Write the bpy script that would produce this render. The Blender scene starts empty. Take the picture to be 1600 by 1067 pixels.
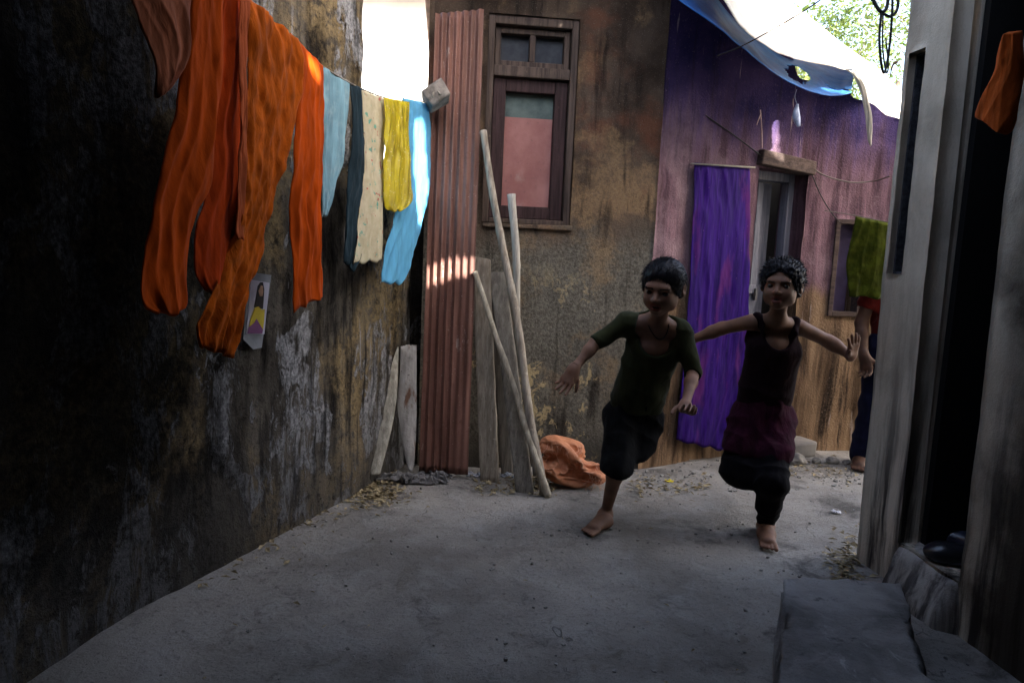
import bpy, bmesh, math, random
import numpy as np
from mathutils import Vector, Matrix, noise
random.seed(7); rng = np.random.default_rng(11)
R = math.radians
S = bpy.context.scene
COL = S.collection

# ------------------------------------------------------------------ camera
CAMH, PITCH, ROLL, FPX = 1.10, 7.15, 2.5, 1100.0
cam_d = bpy.data.cameras.new('camera'); cam = bpy.data.objects.new('camera', cam_d); COL.objects.link(cam)
cam_d.sensor_width = 36.0; cam_d.lens = 36.0*FPX/1600.0; cam_d.clip_start = 0.02; cam_d.clip_end = 500
MR = (Matrix.Rotation(R(90-PITCH), 3, 'X') @ Matrix.Rotation(R(ROLL), 3, 'Z'))
cam.matrix_world = Matrix.Translation((0, 0, CAMH)) @ MR.to_4x4()
S.camera = cam
CP = Vector((0, 0, CAMH))
def ray(px, py):
    return MR @ Vector(((px-800.0)/FPX, -(py-533.5)/FPX, -1.0))
def P(px, py, Y):
    d = ray(px, py); return CP + d*(Y/d.y)
def G(px, py, z=0.0):
    d = ray(px, py); return CP + d*((z-CAMH)/d.z)
def PJ(p):
    v = MR.transposed() @ (Vector(p)-CP); return 800+FPX*v.x/-v.z, 533.5-FPX*v.y/-v.z
def PL(px, py, q, n):
    d = ray(px, py); return CP + d*((Vector(q)-CP).dot(n)/d.dot(n))

# ------------------------------------------------------------------ objects
def tag(o, label=None, cat=None, group=None, kind=None):
    if label: o['label'] = label
    if cat: o['category'] = cat
    if group: o['group'] = group
    if kind: o['kind'] = kind
    return o
def empty(name, loc, label, cat, group=None):
    o = bpy.data.objects.new(name, None); COL.objects.link(o); o.location = loc
    o.empty_display_size = 0.1
    return tag(o, label, cat, group)
def wloc(o):
    v = Vector(o.location)
    while o.parent: o = o.parent; v = v + Vector(o.location)
    return v
def mesh(name, verts, faces, mats, parent=None, origin=None, smooth=True, fmat=None):
    """verts are world coordinates; origin: where the object's own origin sits."""
    base = wloc(parent) if parent else Vector((0, 0, 0))
    org = Vector(origin) if origin is not None else base
    me = bpy.data.meshes.new(name)
    V = np.array([tuple(v) for v in verts], dtype=np.float64) if not isinstance(verts, np.ndarray) else verts
    V = V - np.array(org)[None, :]
    me.from_pydata(V.tolist(), [], faces if not isinstance(faces, np.ndarray) else faces.tolist())
    if not isinstance(mats, (list, tuple)): mats = [mats]
    for m in mats: me.materials.append(m)
    if fmat is not None: me.polygons.foreach_set('material_index', np.asarray(fmat, dtype=np.int32))
    me.polygons.foreach_set('use_smooth', np.full(len(me.polygons), smooth, dtype=bool))
    me.update()
    o = bpy.data.objects.new(name, me); COL.objects.link(o)
    if parent: o.parent = parent
    o.location = org - base
    return o
class MB:
    def __init__(s): s.v = []; s.f = []
    def add(s, v, f):
        n = len(s.v); s.v += [Vector(x) for x in v]; s.f += [tuple(i+n for i in q) for q in f]; return s
    def box(s, c, size, rot=None, jit=0.0, taper=1.0):
        c = Vector(c); M = rot if rot is not None else Matrix.Identity(3)
        vs = []
        for z in (-.5, .5):
            t = taper if z > 0 else 1.0
            for x, y in ((-.5, -.5), (.5, -.5), (.5, .5), (-.5, .5)):
                p = Vector((x*size[0]*t, y*size[1]*t, z*size[2]))
                if jit: p += Vector((random.uniform(-jit, jit) for _ in range(3)))
                vs.append(c + M @ p)
        return s.add(vs, [(3, 2, 1, 0), (4, 5, 6, 7), (0, 1, 5, 4), (1, 2, 6, 5), (2, 3, 7, 6), (3, 0, 4, 7)])
    def tube(s, pts, rad, n=8, cap=True):
        pts = [Vector(p) for p in pts]; m = len(pts)
        if not isinstance(rad, (list, tuple)): rad = [rad]*m
        prev = None; rings = []
        for i, p in enumerate(pts):
            t = (pts[min(i+1, m-1)] - pts[max(i-1, 0)]).normalized()
            if prev is None:
                a = Vector((0, 0, 1)) if abs(t.z) < .9 else Vector((1, 0, 0))
                u = t.cross(a).normalized()
            else:
                u = (prev - t*prev.dot(t)).normalized()
            prev = u; w = t.cross(u)
            rings.append([p + (u*math.cos(2*math.pi*k/n) + w*math.sin(2*math.pi*k/n))*rad[i] for k in range(n)])
        vs = [q for r_ in rings for q in r_]; fs = []
        for i in range(m-1):
            for k in range(n):
                fs.append((i*n+k, i*n+(k+1) % n, (i+1)*n+(k+1) % n, (i+1)*n+k))
        if cap: fs += [tuple(range(n-1, -1, -1)), tuple((m-1)*n+k for k in range(n))]
        return s.add(vs, fs)
    def build(s, name, mat, parent=None, origin=None, smooth=False, bevel=0.0):
        o = mesh(name, s.v, s.f, mat, parent, origin, smooth)
        if bevel:
            b = o.modifiers.new('bevel', 'BEVEL'); b.width = bevel; b.segments = 2; b.limit_method = 'ANGLE'
        return o
def spline(pts, n=24):
    pts = [Vector(p) for p in pts]
    if len(pts) < 3: return [pts[0].lerp(pts[-1], i/n) for i in range(n+1)]
    ext = [pts[0]*2-pts[1]] + pts + [pts[-1]*2-pts[-2]]
    out = []
    for i in range(len(pts)-1):
        a, b, c, d = ext[i:i+4]
        for k in range(n):
            t = k/n
            out.append(0.5*((2*b) + (c-a)*t + (2*a-5*b+4*c-d)*t*t + (3*b-a-3*c+d)*t**3))
    out.append(pts[-1]); return out
def fbm(p, o=4): return noise.fractal(p, 1.0, 2.0, o)

# ------------------------------------------------------------------ materials
class NT:
    def __init__(s, name):
        s.m = bpy.data.materials.new(name); s.m.use_nodes = True
        s.n = s.m.node_tree.nodes; s.l = s.m.node_tree.links
        s.b = s.n['Principled BSDF']; s.out = s.n['Material Output']
        s.tc = s.n.new('ShaderNodeTexCoord'); s.geo = None
    def put(s, sock, val):
        if isinstance(val, bpy.types.NodeSocket): s.l.new(val, sock)
        elif val is not None:
            if isinstance(val, (tuple, list)) and len(val) == 3 and sock.type == 'RGBA': val = (*val, 1)
            sock.default_value = val
    def co(s, scale=(1, 1, 1), loc=(0, 0, 0), rot=(0, 0, 0), warp=0.0, wscale=4.0):
        mp = s.n.new('ShaderNodeMapping'); s.l.new(s.tc.outputs['Object'], mp.inputs[0])
        mp.inputs['Scale'].default_value = scale; mp.inputs['Location'].default_value = loc; mp.inputs['Rotation'].default_value = rot
        if not warp: return mp.outputs[0]
        nz = s.noise(mp.outputs[0], wscale, 3, out='Color')
        a = s.n.new('ShaderNodeVectorMath'); a.operation = 'SUBTRACT'; s.l.new(nz, a.inputs[0]); a.inputs[1].default_value = (.5, .5, .5)
        b = s.n.new('ShaderNodeVectorMath'); b.operation = 'MULTIPLY_ADD'; s.l.new(a.outputs[0], b.inputs[0]); b.inputs[1].default_value = (warp,)*3
        s.l.new(mp.outputs[0], b.inputs[2]); return b.outputs[0]
    def noise(s, co, scale=5, detail=6, rough=.6, out='Fac', dist=0.0):
        t = s.n.new('ShaderNodeTexNoise'); s.l.new(co, t.inputs['Vector'])
        t.inputs['Scale'].default_value = scale; t.inputs['Detail'].default_value = detail; t.inputs['Roughness'].default_value = rough
        t.inputs['Distortion'].default_value = dist
        return t.outputs[out]
    def vor(s, co, scale=5, feature='F1', out='Distance'):
        t = s.n.new('ShaderNodeTexVoronoi'); t.feature = feature; s.l.new(co, t.inputs['Vector']); t.inputs['Scale'].default_value = scale
        return t.outputs[out]
    def wave(s, co, scale, dist=2.0, axis='X', detail=2):
        t = s.n.new('ShaderNodeTexWave'); t.bands_direction = axis; s.l.new(co, t.inputs['Vector'])
        t.inputs['Scale'].default_value = scale; t.inputs['Distortion'].default_value = dist; t.inputs['Detail'].default_value = detail
        return t.outputs['Fac']
    def xyz(s, axis, co=None):
        t = s.n.new('ShaderNodeSeparateXYZ'); s.l.new(co if co is not None else s.tc.outputs['Object'], t.inputs[0]); return t.outputs[axis]
    def math(s, op, a, b=None, clamp=False):
        t = s.n.new('ShaderNodeMath'); t.operation = op; t.use_clamp = clamp
        s.put(t.inputs[0], a)
        if b is not None: s.put(t.inputs[1], b)
        return t.outputs[0]
    def ramp(s, f, lo, hi, a=0.0, b=1.0):
        t = s.n.new('ShaderNodeMapRange'); t.interpolation_type = 'SMOOTHSTEP'
        s.put(t.inputs[0], f); t.inputs[1].default_value = lo; t.inputs[2].default_value = hi
        t.inputs[3].default_value = a; t.inputs[4].default_value = b; return t.outputs[0]
    def mix(s, f, a, b, mode='MIX'):
        t = s.n.new('ShaderNodeMix'); t.data_type = 'RGBA'; t.blend_type = mode
        s.put(t.inputs[0], f); s.put(t.inputs[6], a); s.put(t.inputs[7], b); return t.outputs[2]
    def bump(s, h, strength=.3, dist=.01, prev=None):
        t = s.n.new('ShaderNodeBump'); s.l.new(h, t.inputs['Height']); t.inputs['Strength'].default_value = strength
        t.inputs['Distance'].default_value = dist
        if prev is not None: s.l.new(prev, t.inputs['Normal'])
        return t.outputs[0]
    def done(s, col, rough=.85, normal=None, spec=.3, **kw):
        s.put(s.b.inputs['Base Color'], col); s.put(s.b.inputs['Roughness'], rough)
        s.b.inputs['Specular IOR Level'].default_value = spec
        if normal is not None: s.l.new(normal, s.b.inputs['Normal'])
        for k, v in kw.items(): s.put(s.b.inputs[k.replace('_', ' ')], v)
        return s.m
    def translucent(s, col, amount):
        tr = s.n.new('ShaderNodeBsdfTranslucent'); s.put(tr.inputs[0], col)
        mx = s.n.new('ShaderNodeMixShader'); mx.inputs[0].default_value = amount
        s.l.new(s.b.outputs[0], mx.inputs[1]); s.l.new(tr.outputs[0], mx.inputs[2]); s.l.new(mx.outputs[0], s.out.inputs[0])

def plain(name, col, rough=.8, var=.25, scale=12, spec=.3, bump=.2, metal=0.0, stretch=(1, 1, 1)):
    t = NT(name); c = t.co(stretch); n = t.noise(c, scale, 7)
    d = tuple(x*(1-var) for x in col); l = tuple(min(1, x*(1+var)) for x in col)
    n2 = t.noise(c, scale*9, 4)
    return t.done(t.mix(t.ramp(n, .3, .7), d, l), rough, t.bump(n2, bump, .004), spec, Metallic=metal)
def fabric(name, col, var=.3, trans=0.0, rough=.9, wscale=900, crease=.5, tint=None, sheen=.04, streak=(6, 6, 1.2)):
    t = NT(name)
    n = t.noise(t.co(streak), 4, 6); n2 = t.noise(t.co(), 26, 6)
    f = t.ramp(n, .32, .68)
    c = t.mix(f, tuple(x*(1-var) for x in col), tuple(min(1, x*(1+var)) for x in col))
    if tint: c = t.mix(t.ramp(n2, .45, .75, 0, .7), c, tint)
    w = t.noise(t.co((1, 1, .25)), wscale, 2)
    cr = t.noise(t.co((1, 1, .45), warp=.25, wscale=5), 18, 5)
    nb = t.bump(cr, crease, .012); nb = t.bump(w, .25, .001, nb)
    t.done(c, rough, nb, .04)
    t.b.inputs['Sheen Weight'].default_value = sheen
    if trans: t.translucent(c, trans)
    return t.m

def mat_left_wall():
    t = NT('shaded_peeling_plaster')
    c = t.co(); w = t.co(warp=.22, wscale=3); v = t.co((1, 1, .28), warp=.12, wscale=6); vv = t.co((2.2, 2.2, .22), warp=.1, wscale=6)
    big = t.noise(w, 1.7, 8, .62); mid = t.noise(v, 6.5, 9, .66); fine = t.noise(c, 55, 8, .7); speck = t.noise(c, 210, 3)
    col = t.mix(t.ramp(mid, .38, .64), (.014, .012, .011), (.13, .115, .095))
    och = t.math('MULTIPLY', t.ramp(t.noise(t.co((1, 1, .5), loc=(3, 1, 7), warp=.2), 2.1, 7), .42, .56), t.ramp(t.noise(c, 19, 8, .7), .36, .56))
    col = t.mix(t.math('MULTIPLY', och, t.ramp(fine, .3, .65, .45, .9)), col, (.27, .20, .105))
    # pale plaster still holding on in ragged patches
    pal = t.math('MULTIPLY', t.ramp(t.noise(t.co((1, 1, .55), loc=(9, 4, 2), warp=.3, wscale=5), 3.1, 9, .70), .515, .555), t.ramp(t.noise(v, 21, 8, .7), .38, .52))
    col = t.mix(pal, col, t.mix(t.ramp(fine, .3, .7), (.12, .12, .125), (.37, .37, .38)))
    # rain streaks
    st = t.math('MULTIPLY', t.ramp(t.noise(vv, 8, 7, .6), .52, .66), t.ramp(big, .35, .6))
    col = t.mix(t.math('MULTIPLY', st, .85), col, (.010, .010, .012))
    st2 = t.ramp(t.noise(t.co((3.5, 3.5, .16), loc=(5, 2, 0)), 9, 6), .62, .72)
    col = t.mix(t.math('MULTIPLY', st2, t.ramp(mid, .4, .6, 0, .7)), col, (.30, .31, .34))
    # painted shade: near stretch of the wall blackened in a ragged front
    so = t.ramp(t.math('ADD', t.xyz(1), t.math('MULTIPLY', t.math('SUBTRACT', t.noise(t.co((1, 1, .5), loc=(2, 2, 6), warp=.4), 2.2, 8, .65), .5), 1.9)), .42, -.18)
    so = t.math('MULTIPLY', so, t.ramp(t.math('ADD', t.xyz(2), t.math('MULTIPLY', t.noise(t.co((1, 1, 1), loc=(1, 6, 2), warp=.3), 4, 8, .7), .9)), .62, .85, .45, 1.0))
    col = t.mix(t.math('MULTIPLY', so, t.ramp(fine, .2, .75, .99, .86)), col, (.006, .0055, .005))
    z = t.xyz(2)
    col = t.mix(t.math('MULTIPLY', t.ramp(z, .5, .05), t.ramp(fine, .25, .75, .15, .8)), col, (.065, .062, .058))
    col = t.mix(t.ramp(t.noise(c, 32, 8, .75), .52, .66, 0, .75), col, (.018, .016, .015)); col = t.mix(t.ramp(speck, .62, .75, 0, .6), col, (.02, .018, .016))
    h = t.math('ADD', t.math('MULTIPLY', pal, .6), t.math('ADD', fine, mid))
    n = t.bump(h, .7, .02); n = t.bump(speck, .4, .004, n)
    return t.done(col, .95, n, .0)

def mat_back_wall():
    t = NT('brown_stained_cement')
    c = t.co(); w = t.co(warp=.25, wscale=3); v = t.co((1.6, 1.6, .2), warp=.1, wscale=5)
    z = t.xyz(2); x = t.xyz(0)
    big = t.noise(w, 1.8, 8, .6); fine = t.noise(c, 70, 8, .75); gr = t.noise(c, 260, 3); st = t.noise(v, 7, 8, .6)
    col = t.mix(t.ramp(big, .35, .65), (.036, .025, .019), (.125, .090, .066))
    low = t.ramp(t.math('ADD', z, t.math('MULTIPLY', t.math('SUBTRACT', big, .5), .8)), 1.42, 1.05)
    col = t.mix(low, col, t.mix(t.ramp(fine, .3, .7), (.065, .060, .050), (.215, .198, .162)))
    och = t.ramp(t.noise(t.co(loc=(2, 5, 3.3), warp=.3), 2.3, 8, .65), .53, .66)
    col = t.mix(t.math('MULTIPLY', och, t.ramp(fine, .3, .6, .15, .6)), col, (.32, .21, .11))
    # rusty reddish wash beside the window
    col = t.mix(t.math('MULTIPLY', t.ramp(t.noise(t.co(loc=(7, 1, 1)), 3.1, 6), .5, .68), t.ramp(z, 1.0, 1.6, 0, .6)), col, (.16, .062, .035))
    col = t.mix(t.ramp(st, .52, .70, 0, .85), col, (.020, .016, .014))
    lime = t.math('MULTIPLY', t.ramp(t.noise(t.co((1, 1, .8), loc=(1.15, .2, .62), warp=.15, wscale=9), 3.4, 9, .72), .575, .61), t.ramp(z, 1.1, .75))
    col = t.mix(lime, col, (.46, .36, .20))
    col = t.mix(t.ramp(gr, .58, .78, 0, .75), col, (.035, .030, .026))
    col = t.mix(t.ramp(gr, .40, .24, 0, .5), col, (.40, .35, .29))
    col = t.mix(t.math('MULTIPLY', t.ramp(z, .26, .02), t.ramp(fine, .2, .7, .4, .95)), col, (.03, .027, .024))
    n = t.bump(t.math('ADD', fine, t.math('MULTIPLY', big, 1.5)), .6, .016); n = t.bump(gr, .5, .004, n)
    return t.done(col, .95, n, .02)

def mat_purple_wall():
    t = NT('purple_limewash_over_ochre')
    c = t.co(); v = t.co((2.0, 2.0, .16), warp=.12, wscale=5); w = t.co(warp=.2, wscale=4)
    z = t.xyz(2); big = t.noise(w, 2.2, 8, .62); fine = t.noise(c, 80, 8, .72); st = t.noise(v, 6.5, 8, .64); gr = t.noise(c, 240, 3)
    up = t.mix(t.ramp(st, .34, .66), (.060, .034, .046), (.205, .122, .145))
    up = t.mix(t.ramp(big, .5, .7, 0, .55), up, (.31, .215, .235))
    # tarpaulin shade painted in as violet and indigo tones high on the wall
    hi = t.ramp(t.math('ADD', z, t.math('MULTIPLY', t.math('SUBTRACT', st, .5), .9)), 1.55, 2.0)
    up = t.mix(hi, up, t.mix(t.ramp(big, .35, .65), (.020, .018, .075), (.075, .05, .13)))
    lo = t.mix(t.ramp(st, .34, .64), (.070, .044, .028), (.26, .172, .105))
    lo = t.mix(t.ramp(big, .52, .7, 0, .6), lo, (.22, .12, .085))
    e = t.math('ADD', z, t.math('MULTIPLY', t.math('SUBTRACT', t.noise(v, 3, 6), .5), .34))
    col = t.mix(t.ramp(e, .90, 1.0), lo, up)
    sk = t.math('MULTIPLY', t.ramp(t.noise(t.co((2.6, 2.6, .2), loc=(4, 4, 4), warp=.1), 7, 8, .66), .52, .64), t.ramp(fine, .25, .6, .4, 1))
    col = t.mix(t.math('MULTIPLY', sk, t.ramp(z, .85, .3, .4, .97)), col, (.022, .017, .015))
    col = t.mix(t.ramp(t.noise(t.co((3.5, 3.5, .2), loc=(1, 8, 4)), 9, 6), .64, .74, 0, .6), col, (.60, .50, .46))
    col = t.mix(t.ramp(gr, .6, .78, 0, .7), col, (.05, .035, .035))
    col = t.mix(t.ramp(fine, .55, .72, 0, .45), col, (.06, .045, .042)); col = t.mix(t.ramp(fine, .42, .28, 0, .4), col, (.42, .33, .31))
    n = t.bump(t.math('ADD', fine, st), .6, .016); n = t.bump(gr, .5, .004, n)
    return t.done(col, .95, n, .02)

def mat_grey_wall(name='grey_streaked_render', a=(.44, .37, .28), b=(.76, .67, .53), zs=(1.2, .2), warm=(.24, .20, .15)):
    t = NT(name)
    c = t.co(); v = t.co((1.6, 1.6, .42), warp=.35, wscale=4); w = t.co(warp=.2, wscale=4); z = t.xyz(2)
    big = t.noise(w, 2.6, 8, .6); fine = t.noise(c, 90, 8, .72); st = t.noise(v, 4, 8, .60); gr = t.noise(c, 260, 3)
    col = t.mix(t.ramp(st, .10, .90), a, b)
    col = t.mix(t.ramp(big, .45, .75, 0, .6), col, warm)
    sk = t.ramp(t.noise(t.co((2.6, 2.6, .16), loc=(3, 6, 0), warp=.2), 5, 8, .66), .42, .62)
    col = t.mix(t.math('MULTIPLY', sk, t.ramp(t.math('ADD', z, t.math('MULTIPLY', big, .5)), zs[0]+.3, zs[1]+.2, .03, .95)), col, (.028, .025, .028))
    col = t.mix(t.ramp(gr, .6, .8, 0, .6), col, (.06, .055, .05))
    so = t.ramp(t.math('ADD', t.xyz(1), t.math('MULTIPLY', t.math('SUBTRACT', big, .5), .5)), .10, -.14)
    col = t.mix(t.math('MULTIPLY', so, .93), col, (.030, .024, .019))  # painted shade: near end of the wall darkened to brown
    n = t.bump(t.math('ADD', fine, t.math('MULTIPLY', st, .6)), .45, .010); n = t.bump(gr, .4, .003, n)
    return t.done(col, .95, n, .0)

def mat_ground():
    t = NT('packed_dusty_cement_ground')
    c = t.co(); w = t.co(warp=.3, wscale=2); fl = t.co((1, .35, 1), warp=.2)
    big = t.noise(w, 1.3, 8, .62); mid = t.noise(w, 6, 8, .65); fine = t.noise(c, 60, 8, .75); gr = t.noise(c, 330, 3)
    col = t.mix(t.ramp(big, .32, .68), (.235, .217, .193), (.45, .42, .375))
    col = t.mix(t.ramp(mid, .45, .7, 0, .55), col, (.45, .435, .41))
    col = t.mix(t.ramp(t.noise(t.co(loc=(3, 7, 0), warp=.4), 2.6, 8, .74), .53, .68, 0, .8), col, (.085, .080, .075))
    col = t.mix(t.ramp(t.noise(t.co(loc=(8, 2, 0), warp=.4), 4.6, 8, .7), .58, .68, 0, .5), col, (.17, .15, .12))
    col = t.mix(t.ramp(fine, .54, .70, 0, .75), col, (.10, .094, .086)); col = t.mix(t.ramp(fine, .40, .28, 0, .5), col, (.60, .575, .54))
    col = t.mix(t.ramp(gr, .58, .72, 0, .85), col, (.06, .056, .05))
    col = t.mix(t.ramp(gr, .36, .26, 0, .5), col, (.46, .45, .43))
    cr = t.vor(t.co((1, .55, 1), warp=.6, wscale=5), .8, 'DISTANCE_TO_EDGE')
    ck = t.math('MULTIPLY', t.ramp(cr, .005, .001), t.ramp(mid, .50, .62))
    col = t.mix(t.math('MULTIPLY', ck, .55), col, (.07, .065, .06))
    h = t.math('SUBTRACT', t.math('ADD', fine, t.math('MULTIPLY', mid, 2.0)), t.math('MULTIPLY', ck, .4))
    n = t.bump(h, .9, .022); n = t.bump(gr, .6, .004, n)
    return t.done(col, t.ramp(mid, .3, .7, .80, .97), n, .08)

def mat_wood(name, a, b, rough=.8, rot=0.0, axis=2):
    t = NT(name)
    sc = [9, 9, 9]; sc[axis] = .55
    v = t.co(tuple(sc), warp=.12, wscale=3); c = t.co()
    g = t.noise(v, 6, 8, .6); g2 = t.noise(v, 26, 5); f = t.noise(c, 40, 7)
    col = t.mix(t.ramp(g, .3, .7), a, b)
    col = t.mix(t.ramp(g2, .56, .7, 0, .6), col, tuple(x*.4 for x in a))
    col = t.mix(t.ramp(f, .6, .74, 0, .5), col, tuple(min(1, x*1.5) for x in b))
    return t.done(col, rough, t.bump(t.math('ADD', g, g2), .5, .006), .25)

def mat_tin():
    t = NT('brown_painted_tin')
    c = t.co(); v = t.co((2.5, 2.5, .25), warp=.08); z = t.xyz(2)
    a = t.noise(v, 6, 7); f = t.noise(c, 34, 8, .7); g = t.noise(c, 120, 5)
    col = t.mix(t.ramp(a, .32, .68), (.105, .048, .036), (.235, .115, .088))
    col = t.mix(t.ramp(f, .55, .72, 0, .7), col, (.11, .045, .028))
    col = t.mix(t.ramp(g, .66, .72, 0, .85), col, (.52, .44, .40))
    col = t.mix(t.ramp(t.noise(t.co((1, 1, .4), loc=(4, 0, 2)), 11, 7, .7), .64, .70, 0, .7), col, (.45, .36, .32))
    return t.done(col, t.ramp(f, .3, .7, .38, .7), t.bump(f, .25, .004), .4, Metallic=.0)
# ------------------------------------------------------------------ implicit surfaces (bodies, clothes, sacks): one continuous skin
class SDF:
    def __init__(s): s.p = []
    def cap(s, a, b, ra, rb, k=.02, w=None, sw=1.0, sub=False):
        s.p.append(('c', np.array(a, float), np.array(b, float), ra, rb, k, None if w is None else np.array(Vector(w).normalized()), sw, sub)); return s
    def ell(s, c, r, M=None, k=.02, sub=False):
        s.p.append(('e', np.array(c, float), np.array(r, float), None if M is None else np.array(M, float), k, sub)); return s
    def plane(s, q, n):   # keep the side the normal points away from
        s.p.append(('p', np.array(q, float), np.array(Vector(n).normalized()))); return s
    def bounds(s):
        lo = np.full(3, 1e9); hi = -lo
        for q in s.p:
            if q[0] == 'c' and not q[8]:
                r = max(q[3], q[4])*max(1, q[7])
                lo = np.minimum(lo, np.minimum(q[1], q[2])-r); hi = np.maximum(hi, np.maximum(q[1], q[2])+r)
            elif q[0] == 'e' and not q[5]:
                r = q[2].max(); lo = np.minimum(lo, q[1]-r); hi = np.maximum(hi, q[1]+r)
        return lo-.02, hi+.02
    def surf(s, vox):
        lo, hi = s.bounds(); n = np.ceil((hi-lo)/vox).astype(int)+1
        F = np.full(n, .05, np.float32)
        ax = [lo[i]+np.arange(n[i])*vox for i in range(3)]
        for q in s.p:
            if q[0] == 'p':
                d = (ax[0]-q[1][0])[:, None, None]*q[2][0] + (ax[1]-q[1][1])[None, :, None]*q[2][1] + (ax[2]-q[1][2])[None, None, :]*q[2][2]
                F = np.maximum(F, d.astype(np.float32)); continue
            if q[0] == 'c':
                r = max(q[3], q[4])*max(1, q[7]); k = q[5]; sub = q[8]
                a = np.minimum(q[1], q[2])-r; b = np.maximum(q[1], q[2])+r
            else:
                r = q[2].max(); k = q[4]; sub = q[5]; a = q[1]-r; b = q[1]+r
            m = k+.012
            i0 = np.clip(np.floor((a-m-lo)/vox).astype(int), 0, n); i1 = np.clip(np.ceil((b+m-lo)/vox).astype(int)+1, 0, n)
            if (i1 <= i0).any(): continue
            X = ax[0][i0[0]:i1[0], None, None]; Y = ax[1][None, i0[1]:i1[1], None]; Z = ax[2][None, None, i0[2]:i1[2]]
            if q[0] == 'c':
                A, B = q[1], q[2]; ba = B-A; L = max((ba**2).sum(), 1e-12)
                px, py, pz = X-A[0], Y-A[1], Z-A[2]
                h = np.clip((px*ba[0]+py*ba[1]+pz*ba[2])/L, 0, 1)
                dx, dy, dz = px-h*ba[0], py-h*ba[1], pz-h*ba[2]
                d2 = dx*dx+dy*dy+dz*dz
                if q[6] is not None:
                    w = q[6]; qw = dx*w[0]+dy*w[1]+dz*w[2]; d2 = d2-qw*qw*(1-1/q[7]**2)
                d = np.sqrt(np.maximum(d2, 0))-(q[3]+(q[4]-q[3])*h)
            else:
                px, py, pz = X-q[1][0], Y-q[1][1], Z-q[1][2]
                if q[3] is not None:
                    M = q[3]; px, py, pz = [px*M[0, i]+py*M[1, i]+pz*M[2, i] for i in range(3)]
                e = np.sqrt((px/q[2][0])**2+(py/q[2][1])**2+(pz/q[2][2])**2)
                g = np.sqrt((px/q[2][0]**2)**2+(py/q[2][1]**2)**2+(pz/q[2][2]**2)**2)+1e-9
                d = e*(e-1)/g
            V = F[i0[0]:i1[0], i0[1]:i1[1], i0[2]:i1[2]]
            d = d.astype(np.float32)
            if sub:
                d = -d; h = np.maximum(k-np.abs(V-d), 0)/max(k, 1e-6); V[...] = np.maximum(V, d)+h*h*k*.25
            else:
                h = np.maximum(k-np.abs(V-d), 0)/max(k, 1e-6); V[...] = np.minimum(V, d)-h*h*k*.25
        return nets(F, lo, vox)
def nets(F, lo, vox):
    F = F.copy(); F[0], F[-1] = .05, .05; F[:, 0], F[:, -1] = .05, .05; F[:, :, 0], F[:, :, -1] = .05, .05
    I = F < 0
    cs = [(a, b, c) for a in (0, 1) for b in (0, 1) for c in (0, 1)]
    def sh(A, c): return A[c[0]:A.shape[0]-1+c[0], c[1]:A.shape[1]-1+c[1], c[2]:A.shape[2]-1+c[2]]
    al = np.ones(np.array(I.shape)-1, bool); an = np.zeros_like(al)
    for c in cs: q = sh(I, c); al &= q; an |= q
    act = an & ~al; ids = np.full(act.shape, -1, np.int64); ix = np.argwhere(act); ids[act] = np.arange(len(ix))
    acc = np.zeros((len(ix), 3)); cnt = np.zeros(len(ix))
    val = {c: F[ix[:, 0]+c[0], ix[:, 1]+c[1], ix[:, 2]+c[2]].astype(float) for c in cs}
    for c in cs:
        for d in range(3):
            if c[d]: continue
            e = list(c); e[d] = 1; e = tuple(e); va, vb = val[c], val[e]
            x = (va < 0) != (vb < 0); t = np.where(x, va/np.where(x, va-vb, 1), 0)
            for j in range(3):
                acc[:, j] += np.where(x, (t if j == d else c[j]), 0)
            cnt += x
    V = (ix+acc/cnt[:, None])*vox+lo
    fs = []
    for d in range(3):
        o1, o2 = [(1, 2), (2, 0), (0, 1)][d]
        a = [slice(1, -1)]*3; a[d] = slice(0, -1)
        b = [slice(1, -1)]*3; b[d] = slice(1, None)
        A = I[tuple(a)]; B = I[tuple(b)]
        for flip, M in ((False, A & ~B), (True, ~A & B)):
            q = np.argwhere(M)
            if not len(q): continue
            q = q+1; q[:, d] -= 1
            def at(u, v):
                r = q.copy(); r[:, o1] -= u; r[:, o2] -= v; return ids[r[:, 0], r[:, 1], r[:, 2]]
            Q = np.stack([at(1, 1), at(0, 1), at(0, 0), at(1, 0)], 1)
            fs.append(Q[:, ::-1] if flip else Q)
    return V, np.concatenate(fs)
def relax(V, Fc, it=2, w=.5):
    n = len(V); e = np.concatenate([Fc[:, [0, 1]], Fc[:, [1, 2]], Fc[:, [2, 3]], Fc[:, [3, 0]]]); e = np.concatenate([e, e[:, ::-1]])
    for _ in range(it):
        a = np.stack([np.bincount(e[:, 0], V[e[:, 1], j], n) for j in range(3)], 1); c = np.bincount(e[:, 0], minlength=n)[:, None]
        V = V*(1-w)+w*a/np.maximum(c, 1)
    return V
def normals(V, Fc):
    fn = np.cross(V[Fc[:, 2]]-V[Fc[:, 0]], V[Fc[:, 3]]-V[Fc[:, 1]]); N = np.zeros_like(V)
    for k in range(4):
        for j in range(3): N[:, j] += np.bincount(Fc[:, k], fn[:, j], len(V))
    return N/(np.linalg.norm(N, axis=1, keepdims=True)+1e-12)
def wrinkle(V, Fc, amp, f):
    """push a skin out and in along its normals; f maps a point to about -1..1"""
    N = normals(V, Fc); d = np.array([f(Vector(p)) for p in V]); return V+N*(amp*d)[:, None]
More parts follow.
